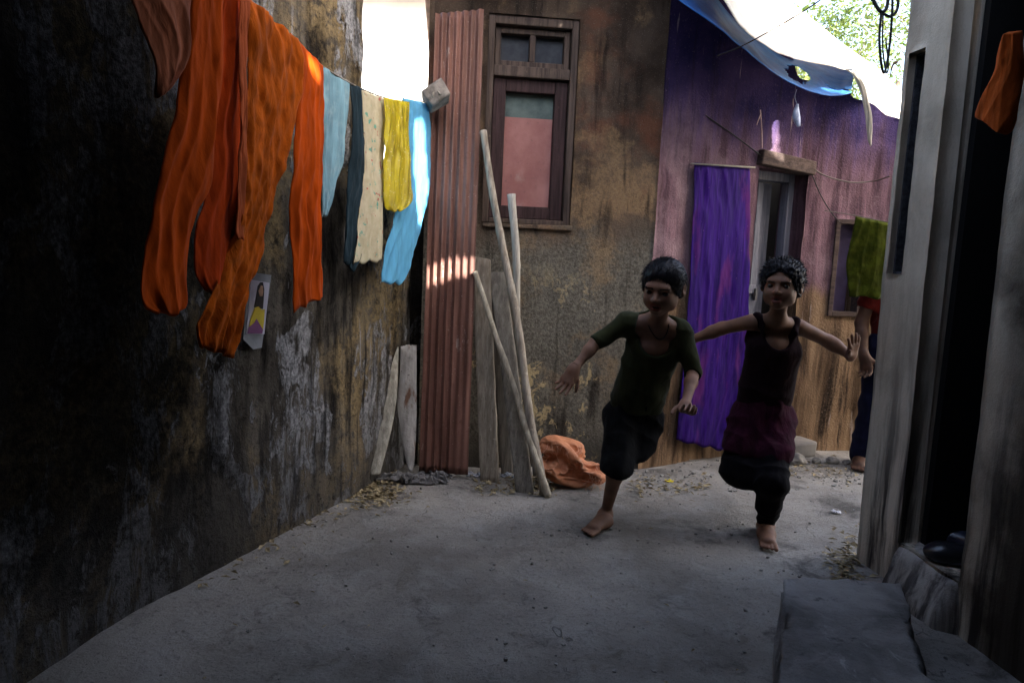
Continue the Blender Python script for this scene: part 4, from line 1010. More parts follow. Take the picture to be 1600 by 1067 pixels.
# tarpaulins over the purple house roof
def tarp(name, front, back, mat, label, seed, NU=150, NV=56, sag=.03, hole=None, cat='tarpaulin', droop=0.0):
    Fr, Bk = spline(front, 12), spline(back, 12)
    def at(S_, v):
        x = v*(len(S_)-1); i = min(int(x), len(S_)-2); return S_[i].lerp(S_[i+1], x-i)
    V = []
    for i in range(NU+1):
        for j in range(NV+1):
            a, b = at(Fr, i/NU), at(Bk, i/NU); v = j/NV; p = a.lerp(b, v); q = p*2.6+Vector((seed, 0, 0))
            rid = 1-2*abs(noise.noise(Vector((i/NU*9+seed, v*1.5, 0))))
            V.append(p+Vector((0, 0, sag*(fbm(q, 4)+.5*rid)*(.3+.7*math.sin(math.pi*min(1, v*1.2)))-droop*math.sin(math.pi*v))))
    W_ = NV+1; F = []
    for i in range(NU):
        for j in range(NV):
            if hole and hole((i+.5)/NU, (j+.5)/NV): continue
            if sun_slot((V[i*W_+j]+V[(i+1)*W_+j+1])/2): continue  # opening cut along the sun rays to form the bright wall slot
            F.append((i*W_+j, (i+1)*W_+j, (i+1)*W_+j+1, i*W_+j+1))
    V, F = clean(V, F)
    o = mesh(name, V, F, mat, None, V[0]); tag(o, label, cat)
    s_ = o.modifiers.new('cloth_thickness', 'SOLIDIFY'); s_.thickness = .003
    return o
t = NT('white_plastic_tarpaulin'); a = t.noise(t.co(warp=.2), 4, 6); c_ = t.mix(t.ramp(a, .3, .7), (.62, .58, .50), (.80, .78, .72)); c_ = t.mix(t.ramp(t.noise(t.co(), 9, 7), .58, .7, 0, .6), c_, (.50, .38, .28))
t.done(c_, .6, t.bump(t.noise(t.co(warp=.3), 14, 5), .5, .02), .4); t.translucent(c_, .3); M_wtarp = t.m
t = NT('blue_plastic_tarpaulin'); a = t.noise(t.co(warp=.2), 5, 6); c_ = t.mix(t.ramp(a, .3, .7), (.012, .08, .30), (.03, .17, .50)); c_ = t.mix(t.ramp(t.noise(t.co(), 7, 7), .62, .72, 0, .5), c_, (.12, .17, .26))
t.done(c_, .5, t.bump(t.noise(t.co(warp=.3), 14, 5), .5, .02), .4); t.translucent(c_, .35); M_btarp = t.m
wf = [P(1090, -40, 3.12), P(1128, 0, 3.14), P(1157, 43, 3.2), P(1186, 66, 3.28), P(1216, 85, 3.36), P(1265, 98, 3.5), P(1315, 108, 3.62), P(1334, 112, 3.72), P(1352, 158, 4.12), P(1385, 196, 4.34), P(1450, 225, 4.36)]
wb_ = [P(1100, -260, 4.4), P(1140, -180, 4.45), P(1190, -75, 4.5), P(1232, -2, 4.6), P(1283, 41, 4.75), P(1335, 82, 4.9), P(1375, 112, 5.0), P(1420, 150, 5.1), P(1500, 190, 5.2)]
tarp('white_tarpaulin', wf, wb_, M_wtarp, 'bright white plastic tarpaulin sloping up over the purple house roof', 3, sag=.035)
bf = [P(1040, -30, 3.12), P(1062, 2, 3.15), P(1118, 40, 3.2), P(1160, 76, 3.28), P(1205, 112, 3.42), P(1255, 138, 3.55), P(1300, 150, 3.66), P(1330, 146, 3.74)]
bb = [P(1060, -130, 3.9), P(1090, -80, 3.95), P(1130, -5, 4.0), P(1165, 38, 4.05), P(1208, 76, 4.12), P(1255, 92, 4.22), P(1305, 104, 4.3), P(1335, 108, 4.35)]
tarp('blue_tarpaulin', bf, bb, M_btarp, 'dark blue tarpaulin sagging under the white one along the eave', 8, sag=.02,
     hole=lambda u, v: ((u-.69)/.055)**2+((v-.36)/.22)**2 < 1+.5*noise.noise(Vector((u*60, v*12, 0))))
# loose flap of the white sheet
fl = garment('hanging_flap', [(1316, 106, 1337, 113), (1332, 118, 1350, 132), (1344, 145, 1358, 160), (1351, 175, 1363, 185), (1354, 205, 1363, 205), (1357, 226, 1362, 228)], fabric('dirty_white_sheet', (.42, .39, .33), .25, .3), None, 0, .006, .006, (1, 2.2), 61, q=(1.8, 3.62, 0), n=Vector((-.4, -1, 0)).normalized(), NU=20)
tag(fl, 'dirty white torn flap hanging from the tarpaulin corner', 'cloth')
q = MB().tube(spline([P(1245, 140, 3.62), P(1242, 152, 3.63), P(1246, 165, 3.63)], 5), .0015, 5); q.tube(spline([P(1246, 163, 3.63), P(1244, 180, 3.63), P(1248, 198, 3.63)], 4), [.006, .009, .013, .016, .018, .018, .016, .012, .008], 9)
o = q.build('plastic_scrap', plain('crumpled_clear_plastic', (.35, .40, .55), .3, .3, 30), None, P(1246, 140, 3.63), True); tag(o, 'crumpled scrap of plastic dangling below the blue tarpaulin', 'plastic scrap')

# ------------------------------------------------------------------ doorway of the grey house
M_org = fabric('rust_orange_cotton', (.42, .085, .015), .3, .1)
jn = Vector((-1, -.45, 0)).normalized()
k = garment('orange_cloth', [(1576, 52, 1596, 48), (1565, 75, 1598, 76), (1556, 105, 1597, 110), (1546, 130, 1594, 140), (1532, 160, 1590, 170), (1524, 180, 1586, 190), (1527, 187, 1580, 204), (1545, 195, 1574, 209)], M_org, None, 0, .022, .010, (.8, 2.1), 71, q=P(1570, 60, 1.92), n=jn, NU=50)
tag(k, 'rust orange cloth hanging in the dark doorway of the grey house', 'cloth')
def shoe(c, ang, mat, label, L_=.20, grp='footwear on the door sill'):
    s_ = SDF(); M = Matrix.Rotation(ang, 3, 'Z'); c = Vector(c)
    def q(x, y, z): return c+M@Vector((x, y, z))
    s_.cap(q(-L_*.38, 0, .030), q(L_*.28, .005, .022), .032, .036, .02, M@Vector((0, 1, 0)), 1.1); s_.ell(q(L_*.33, .006, .022), (.05, .04, .026), M, .03); s_.ell(q(-L_*.36, 0, .05), (.04, .033, .045), M, .03)
    s_.ell(q(-L_*.30, 0, .085), (.05, .022, .05), M, .01, True); s_.plane(c, (0, 0, -1))
    V, F = s_.surf(.005); V = relax(V, F, 2)
    o = mesh('shoe', V, F, mat, None, c); tag(o, label, 'shoe', grp)
    s2 = SDF(); s2.cap(q(-L_*.38, 0, .006), q(L_*.32, .005, .006), .037, .043, .02, M@Vector((0, 1, 0)), 1.1); s2.plane(q(0, 0, .012), (0, 0, 1)); s2.plane(c, (0, 0, -1))
    V, F = s2.surf(.005); mesh('sole', V, F, plain('worn_rubber', (.03, .03, .032), .8), o); return o
M_shoe = plain('black_shoe_leather', (.014, .014, .018), .28, .3, 14, .6); M_shoe2 = plain('dark_slate_shoe', (.03, .035, .06), .3, .4, 14, .6)
shoe(RB((dja+djb)/2+.02, .10, .165), R(160), M_shoe, 'black shiny shoe lying on the door sill in front')
shoe(RB((dja+djb)/2-.10, .20, .162), R(120), M_shoe2, 'dark shoe with slate glint further inside the doorway')

# ------------------------------------------------------------------ litter
def litter():
    rr_ = random.Random(4); q = MB()
    def leaf(p, L_, wd, a, tilt):
        d = Vector((math.cos(a), math.sin(a), tilt)); s_ = Vector((-math.sin(a), math.cos(a), rr_.uniform(-.5, .5)))
        c = rr_.uniform(.1, .5)*L_
        q.add([p-d*L_/2, p+s_*wd/2+Vector((0, 0, c*.4)), p+d*L_/2, p-s_*wd/2+Vector((0, 0, c*.3))], [(0, 1, 2), (0, 2, 3)])
    for k_ in range(1500):
        r = rr_.random()
        if r < .34: p = G(rr_.gauss(585, 22), rr_.gauss(770, 13))
        elif r < .41:
            t_ = rr_.random(); a = Vector((-1.02, 2.1, 0)).lerp(Vector((-.60, 3.25, 0)), t_); p = a+Vector((abs(rr_.gauss(0, .09)), 0, 0))
        elif r < .56: p = G(rr_.gauss(1320, 13), rr_.gauss(880, 22))
        elif r < .76: p = G(rr_.uniform(735, 870), rr_.gauss(760, 8))
        elif r < .86: p = G(rr_.uniform(980, 1110), rr_.gauss(762, 9))
        elif r < .93: p = G(rr_.uniform(1230, 1345), rr_.gauss(735, 12))
        else: p = Vector((rr_.uniform(-1.0, 1.2), rr_.uniform(1.6, 3.6), 0))
        wallx = float(np.interp(p.y, [q_[1] for q_ in LWp], [q_[0] for q_ in LWp]))
        p.x = max(p.x, wallx+.02); p.z = .006+rr_.random()*.006
        L_ = rr_.uniform(.010, .045)*(1 if r < .93 else .6); leaf(p, L_, L_*rr_.uniform(.15, .5), rr_.uniform(0, 6.28), rr_.uniform(-.2, .2))
    t = NT('dry_straw_and_leaves'); a = t.noise(t.co(), 45, 3)
    o = q.build('leaf_litter', t.done(t.mix(t.ramp(a, .35, .65), (.13, .095, .05), (.40, .33, .19)), .85), None, (0, 0, 0)); tag(o, kind='stuff')
    q = MB()
    for k_ in range(760):
        p = Vector((rr_.uniform(-1.05, 1.35), 1.2+3.0*rr_.random(), 0)) if k_ < 360 else (G(rr_.uniform(980, 1345), rr_.gauss(745, 14)) if k_ < 800 else Vector((rr_.gauss(-.75, .1), rr_.gauss(3.0, .25), 0)))
        s_ = rr_.choice([.002, .002, .003, .004, .005, .009 if k_ >= 500 else .003])
        p.z = s_*.3; q.box(p, (s_*2, s_*1.6, s_*1.3), Matrix.Rotation(rr_.uniform(0, 3), 3, 'Z'), s_*.4)
    o = q.build('gravel', plain('small_stone', (.26, .25, .23), .95, .5, 30), None, (0, 0, 0)); tag(o, kind='stuff')
litter()
def rubble(c, r, label, seed):
    s_ = SDF().ell(c, (r, r*.8, r*.62)); V, F = s_.surf(r/9)
    V = wrinkle(V, F, r*.28, lambda p: fbm(Vector(p)*(1.4/r)+Vector((seed, 0, 0)), 3))
    o = mesh('stone', V, F, plain('rubble_stone', (.24, .225, .20), .95, .4, 16, bump=.6), None, c); tag(o, label, 'stone', 'stones along the purple wall foot')
for i, (x, y, r, lb) in enumerate(((1243, 724, .055, 'largest flat stone at the foot of the ochre wall beside the door'), (1275, 722, .026, 'small stone second from the door at the ochre wall foot'), (1300, 722, .034, 'rounded stone midway along the ochre wall foot'), (1322, 724, .022, 'smallest stone next to the trouser hem at the right wall'), (1347, 735, .040, 'pale stone in front of the foot at the grey wall'))):
    rubble(G(x, y)+Vector((0, 0, r*.35)), r, lb, i*3.1)
def scrap(name, px, py, size, mat, label, cat, seed):
    rr_ = random.Random(seed); c = G(px, py); V = []; n = 12
    for i in range(n+1):
        for j in range(n+1):
            u, v = i/n-.5, j/n-.5; p = Vector((u*size*1.5, v*size*1.2, 0)); qn = p*(3/size)+Vector((seed, 0, 0))
            V.append(c+p+Vector((size*.25*noise.noise(qn), size*.25*noise.noise(qn+Vector((4, 4, 0))), .004+size*.45*abs(noise.noise(qn*.8+Vector((9, 0, 0)))))))
    F = [(i*(n+1)+j, (i+1)*(n+1)+j, (i+1)*(n+1)+j+1, i*(n+1)+j+1) for i in range(n) for j in range(n)]
    o = mesh(name, V, F, mat, None, c); tag(o, label, cat); s2 = o.modifiers.new('thickness', 'SOLIDIFY'); s2.thickness = .001
scrap('paper_scrap', 1306, 801, .026, plain('white_paper', (.62, .62, .66), .7, .1), 'white scrap of paper on the open ground before the grey wall', 'paper scrap', 3)
scrap('wrapper', 1046, 753, .026, plain('yellow_wrapper', (.70, .55, .03), .5, .1), 'tiny yellow wrapper on the ground between the running children', 'wrapper', 5)
scrap('plastic_bag', 741, 744, .045, plain('white_plastic', (.25, .26, .29), .4, .2, 30), 'crumpled white plastic bag between the tin sheet and the first plank', 'plastic bag', 7)
scrap('plastic_wad', 793, 745, .045, plain('bluish_plastic', (.16, .18, .21), .4, .2, 30), 'bluish crumpled plastic wad behind the planks', 'plastic bag', 9)
scrap('tile_chip', 1398, 908, .022, plain('terracotta_chip', (.42, .38, .35), .8, .2, 30), 'broken pale chip on the back edge of the cement step', 'chip', 11)

# ------------------------------------------------------------------ tree beyond the roofs
def tree(base, Hh, seed, label, lean=(0, 0), nleaf=7000):
    rr_ = random.Random(seed); base = Vector(base)
    t_ = empty('tree', base, label, 'tree', 'trees beyond the roofs'); q = MB(); tips = []
    def grow(p, d, L_, r, lev):
        n = 6; pts = [p]; dd = Vector(d)
        for i in range(n):
            dd = (dd+Vector((rr_.gauss(0, .16), rr_.gauss(0, .16), rr_.gauss(.03, .10)))).normalized(); pts.append(pts[-1]+dd*L_/n)
            if lev >= 2: tips.append((pts[-1], lev))
        q.tube(pts, [r*(1-.55*i/n) for i in range(n+1)], 7 if lev < 2 else 5)
        if lev < 4:
            for k_ in range(3 if lev else 5):
                j = rr_.randint(2, n); a = rr_.uniform(0, 6.28); s_ = Vector((math.cos(a), math.sin(a), rr_.uniform(-.1, .7)))
                grow(pts[j], (dd*.6+s_).normalized(), L_*rr_.uniform(.5, .72), r*(1-.55*j/n)*.62, lev+1)
    grow(base, Vector((lean[0], lean[1], 1)).normalized(), Hh*.42, .13, 0)
    q.build('trunk', mat_wood('tree_bark_%d' % seed, (.06, .045, .032), (.15, .12, .09), .9), t_, None, True)
    V = []; F = []
    for k_ in range(nleaf):
        p, lv = rr_.choice(tips); p = p+Vector((rr_.gauss(0, .13), rr_.gauss(0, .13), rr_.gauss(-.04, .12)))
        a = Vector((rr_.gauss(0, 1), rr_.gauss(0, 1), rr_.gauss(-.4, .6))).normalized(); b = a.cross(Vector((rr_.gauss(0, 1), rr_.gauss(0, 1), rr_.gauss(0, 1)))).normalized()
        L_ = rr_.uniform(.03, .075); n0 = len(V); V += [p, p+a*L_*.5+b*L_*.2, p+a*L_, p+a*L_*.5-b*L_*.2]; F.append((n0, n0+1, n0+2, n0+3))
    t = NT('leaf_%d' % seed); a = t.noise(t.co(), 3, 3); c_ = t.mix(t.ramp(a, .3, .7), (.06, .105, .02), (.13, .17, .035)); t.done(c_, .5); t.translucent(c_, .4)
    mesh('crown', V, F, t.m, t_)
tree((3.3, 8.2, 0), 6.0, 21, 'leafy tree with bare dark limbs showing above the white tarpaulin', (.02, -.05), 15000)
tree((5.6, 10.5, 0), 7.5, 33, 'paler tree standing further back beside the grey house', (-.1, 0), 15000)
# ------------------------------------------------------------------ people: one continuous skin each, clothes and hair as children
def skin(name, base):
    t = NT(name); c = t.co(); a = t.noise(c, 16, 6); f = t.noise(c, 160, 4)
    col = t.mix(t.ramp(a, .3, .7), tuple(x*.8 for x in base), tuple(x*1.2 for x in base))
    col = t.mix(t.ramp(f, .6, .8, 0, .4), col, tuple(x*.55 for x in base))
    m = t.done(col, .55, t.bump(f, .25, .0015), .22)
    t.b.inputs['Subsurface Weight'].default_value = .08; t.b.inputs['Subsurface Radius'].default_value = (.01, .004, .002); t.b.inputs['Subsurface Scale'].default_value = .5
    return m
M_lip = skin('lip', (.17, .055, .040)); M_brow = plain('brow_hair', (.012, .009, .008), .8)
ZS = .91
def head(s, c, Fw, U, sc, neck):
    Fw = Vector(Fw).normalized(); U = Vector(U); U = (U-Fw*U.dot(Fw)).normalized(); Rt = Fw.cross(U)
    M = Matrix((Rt, Fw, U)).transposed(); c = Vector(c)
    def q(x, y, z): return c+M@(Vector((x, y, z*ZS))*sc)
    E = lambda p, r, k, sub=False: s.ell(q(*p), [r[0]*sc, r[1]*sc, r[2]*sc*ZS], M, k*sc, sub)
    E((0, -.012, .030), (.071, .086, .078), .02); E((0, .026, -.034), (.051, .056, .066), .035)
    E((0, .054, -.086), (.017, .015, .014), .03)
    for x in (-1, 1):
        E((x*.029, .052, -.036), (.021, .022, .022), .025); E((x*.042, .012, -.056), (.014, .026, .024), .03)
    s.cap(q(-.033, .0705, .016), q(.033, .0705, .016), .0115*sc, .0115*sc, .016*sc)
    for x in (-1, 1): E((x*.0285, .088, -.004), (.0195, .018, .0125), .009, True)
    s.cap(q(0, .074, .004), q(0, .095, -.029), .0055*sc, .0100*sc, .008*sc)
    for x in (-1, 1):
        E((x*.0105, .086, -.032), (.0075, .008, .0065), .007)
        E((x*.006, .093, -.0395), (.0035, .005, .003), .003, True)
    s.cap(q(-.015, .073, -.0515), q(.015, .073, -.0515), .0062*sc, .0062*sc, .007*sc); s.cap(q(-.006, .0785, -.0520), q(.006, .0785, -.0520), .0056*sc, .0056*sc, .007*sc)
    s.cap(q(-.010, .0750, -.0720), q(.010, .0750, -.0720), .0070*sc, .0074*sc, .007*sc)
    s.cap(q(-.009, .080, -.0622), q(.009, .080, -.0622), .0040*sc, .0040*sc, .003*sc, U, 1.1, True)
    for x in (-1, 1):
        E((x*.073, -.012, -.004), (.009, .019, .030), .008); E((x*.080, -.007, .002), (.006, .010, .016), .005, True)
        # lids
        s.cap(q(x*.0165, .0730, .0055), q(x*.0410, .0660, .0050), .0044*sc, .0044*sc, .004*sc)
        s.cap(q(x*.0175, .0720, -.0150), q(x*.0395, .0655, -.0145), .0036*sc, .0036*sc, .004*sc)
    s.cap(q(0, -.018, -.050), neck, .031*sc, .033*sc, .025*sc)
    return q, M
def hand(s, w, D, N, side, L=.125, curl=(.3, .3, .35, .4), spread=.10, thumb=.9):
    """w wrist, D to the fingers, N out of the palm, side = +1/-1: which way (D x N) the thumb lies"""
    w = Vector(w); D = Vector(D).normalized(); N = Vector(N); N = (N-D*N.dot(D)).normalized(); T = D.cross(N)*side
    k = L/.125
    roots = []
    for i, x in enumerate((.024, .008, -.008, -.022)):
        b = w+D*.058*k+T*x*k+N*(-.003 if i in (1, 2) else 0)*k
        if i == 3: b -= D*.006*k
        s.cap(w+T*x*.45*k+D*.004*k, b, .0125*k, .0098*k, .012*k); roots.append(b)
    s.cap(w-D*.012*k, w+D*.012*k, .0155*k, .017*k, .012*k, T, 1.25)
    for i, b in enumerate(roots):
        ln = (.046, .052, .048, .038)[i]*k; d = (D+T*spread*(1.5-i)).normalized(); ax = d.cross(N).normalized(); p = b; r = .0076*k if i < 3 else .0066*k
        for j, fr in enumerate((.44, .32, .26)):
            d = Matrix.Rotation(-curl[i]*(.7, 1.1, .8)[j], 3, ax) @ d if True else d
            e = p+d*ln*fr; s.cap(p, e, r*(1-.09*j), r*(.93-.09*j), .0025*k); p = e
    b = w+D*.016*k+T*.014*k+N*.004*k; d = (D*.62+T*thumb+N*.35).normalized(); e = b+d*.030*k
    s.cap(b, e, .0125*k, .0088*k, .012*k); d2 = (D*.85+T*thumb*.55+N*.25).normalized(); e2 = e+d2*.020*k; s.cap(e, e2, .0085*k, .0075*k, .003*k); e3 = e2+(D*.95+T*.3*thumb+N*.3).normalized()*.016*k; s.cap(e2, e3, .0075*k, .006*k, .003*k)
def foot(s, heel, toe, ankle, r=.024, sole=None):
    heel, toe, ankle = Vector(heel), Vector(toe), Vector(ankle); d = (toe-heel); L = d.length; d.normalize()
    up = Vector((0, 0, 1)); up = (up-d*up.dot(d)).normalized(); sd = d.cross(up)
    k = L/.17
    h = heel+d*.022*k+up*.020*k; s.ell(h, (.022*k, .022*k, .022*k), None, .01)
    ball = heel+d*.115*k+up*.014*k
    s.cap(ankle, h+d*.012*k, r, .021*k, .02); s.cap(ankle, ball+up*.004*k, r*.95, .015*k, .03, sd, 1.5)
    s.cap(h, ball, .020*k, .016*k, .02, sd, 1.45)
    for i, x in enumerate((-.026, -.011, .002, .014, .025)):
        a = ball+sd*x*k-up*.004*k; e = ball+sd*x*1.08*k+d*(.050-.004*i)*k-up*.006*k
        s.cap(a, e, .010*k, (.0085 if i == 0 else .0065)*k, .004)
def limb(s, pts, rs, k=.02):
    for a, b, ra, rb in zip(pts, pts[1:], rs, rs[1:]): s.cap(a, b, ra, rb, k)
def torso(s, pel, wst, cst, W, g=0.0, k=.04, sw=1.0):
    s.cap(pel, wst, .066+g, .060+g, k, W, 1.42*sw); s.cap(wst, cst, .060+g, .070+g, k, W, 1.50*sw)
def body_mesh(s, name, mats, q, M, vox, label, origin, sc):
    V, F = s.surf(vox); V = relax(V, F, 1, .4)
    c = np.array(q(0, 0, 0)); L = (V-c)@np.array(M)/sc/np.array([1, 1, ZS])       # right, forward, up
    fc = L[F].mean(1); x, y, z = np.abs(fc[:, 0]), fc[:, 1], fc[:, 2]
    mi = np.zeros(len(F), int)
    mi[(y > .068) & (z < -.048) & (z > -.078) & (x < .021-.25*np.abs(z+.0615))] = 1
    mi[(x < .0145) & (np.abs(z+.0622) < .0042) & (y > .05) & (y < .0775)] = 2
    arc = .0150-4.5*(x-.028)**2
    mi[(y > .045) & (np.abs(z-arc) < .0030) & (x > .011) & (x < .046)] = 2
    o = mesh(name, V, F, mats, None, origin, True, mi); tag(o, label, 'person'); return o
M_eye = None
def eyes(q, M, sc, par, gaze):
    t = NT('eye'); m_w = plain('eye_white', (.17, .145, .125), .25, .05, 8, .5); m_i = plain('dark_iris', (.012, .008, .006), .15, .1, 8, .6)
    bpy.data.materials.remove(t.m)
    for x in (-1, 1):
        c = q(x*.0285, .0645, -.0045); r = .0126*sc; V = []; F = []; fm = []; n, m_ = 20, 14
        ax = (M@Vector((gaze[0], 1, gaze[1]))).normalized(); u = ax.cross(Vector((0, 0, 1))).normalized(); w = u.cross(ax)
        for j in range(m_+1):
            th = math.pi*j/m_
            for i in range(n):
                a = 2*math.pi*i/n; V.append(c+(ax*math.cos(th)+(u*math.cos(a)+w*math.sin(a))*math.sin(th))*r)
        for j in range(m_):
            for i in range(n): F.append((j*n+i, (j+1)*n+i, (j+1)*n+(i+1) % n, j*n+(i+1) % n)); fm.append(1 if j < 5 else 0)
        mesh('eye', V, F, [m_w, m_i], par, None, True, fm)
def hair(q, M, sc, par, seed, mode):
    s = SDF(); E = lambda p, r, k, sub=False: s.ell(q(*p), [r[0]*sc, r[1]*sc, r[2]*sc*ZS], M, k*sc, sub)
    g = .007 if mode == 'short' else .012
    E((0, -.014, .034), (.071+g, .086+g, .078+g), .01); E((0, -.03, -.01), (.070+g, .070+g, .06), .02)
    E((0, .085, -.045), (.062, .075, .098 if mode == 'short' else .103), .012, True)
    E((0, .02, -.075), (.09, .075, .062), .012, True)
    for x in (-1, 1): E((x*.078, -.012, -.010), (.016, .022, .033), .006, True)
    V, F = s.surf(.0036); V = relax(V, F, 1); N = normals(V, F)
    mdir = M@Vector((0, 1, 0)); up = M@Vector((0, 0, 1)); rt = M@Vector((1, 0, 0)); c = Vector(q(0, -.012, .03))
    rr_ = random.Random(seed)
    def f(p):
        v = Vector(p)-c; x_ = v.dot(rt); y_ = v.dot(mdir); z_ = v.dot(up)
        if mode == 'short':
            a = math.atan2(x_, z_+.05); return .25*math.sin(a*46+2.5*noise.noise(v*30))+.6*noise.noise(v*60)
        return 1.0*noise.noise(v*42)+.7*noise.noise(v*80)
    V = wrinkle(V, F, .0022 if mode == 'short' else .0075, f)
    vl = [Vector(v) for v in V]; fl = [tuple(x) for x in F.tolist()]
    mb = MB(); mb.v = vl; mb.f = fl
    idx = np.arange(len(V)); rr_.shuffle(idx_l := idx.tolist()); cnt = 0
    for i in idx_l:
        p = Vector(V[i]); n = Vector(N[i]); loc = p-c; y_ = loc.dot(mdir)/sc; z_ = loc.dot(up)/sc
        if z_ < -.045: continue
        if n.dot((p-c).normalized()) < .35: continue
        if mode == 'short':
            comb = (mdir*.9-up*.25+rt*loc.dot(rt)/sc*5); d = (n*.05+comb.normalized()*.9 if z_ < .072 else n*.34+mdir*.8+rt*rr_.gauss(0, .25)).normalized()
            L_ = rr_.uniform(.008, .018)*sc; r = rr_.uniform(.0008, .0013)
            if y_ > .045 and z_ < .045: d = (mdir*.35-up*.9+rt*rr_.gauss(0, .15)).normalized()
        else:
            d = (n+Vector((rr_.gauss(0, .7), rr_.gauss(0, .7), rr_.gauss(0, .7)))).normalized(); L_ = rr_.uniform(.006, .017)*sc; r = rr_.uniform(.0009, .0015)
        bend = Vector((rr_.gauss(0, .35), rr_.gauss(0, .35), rr_.gauss(-.1, .35)))*L_*(.35 if mode == 'short' else .9)
        mb.tube([p-n*.002, p+d*L_*.5+bend*.15, p+d*L_+bend*.5], [r, r*.8, r*.15], 4, False); cnt += 1
        if cnt > 1500: break
    t = NT('black_hair_'+mode); a = t.noise(t.co((1, 1, 1)), 120, 3)
    m_ = t.done(t.mix(t.ramp(a, .3, .7), (.004, .004, .006), (.010, .010, .013)), .42, t.bump(a, .3, .002), .13)
    mb.build('hair', m_, par, None, True)
def garb(s, name, mat, par, vox=.005, amp=.004, seed=0, dirv=(18, 14, 30), relaxn=2):
    V, F = s.surf(vox); V = relax(V, F, relaxn); so = Vector((seed*3.3, seed, 0))
    def f(p):
        q_ = Vector(p); w_ = noise.noise(q_*7+so)
        r1 = 1-2*abs(math.sin(q_.x*dirv[0]+q_.y*dirv[1]+q_.z*dirv[2]+w_*3.4)); r2 = 1-2*abs(noise.noise(q_*11+so))
        return .55*r1+.75*r2+.25*noise.noise(q_*40)
    V = wrinkle(V, F, amp, f)
    return mesh(name, V, F, mat, par)
def cord(name, pts, r, mat, par): return MB().tube(spline(pts, 10), r, 6).build(name, mat, par, None, True)

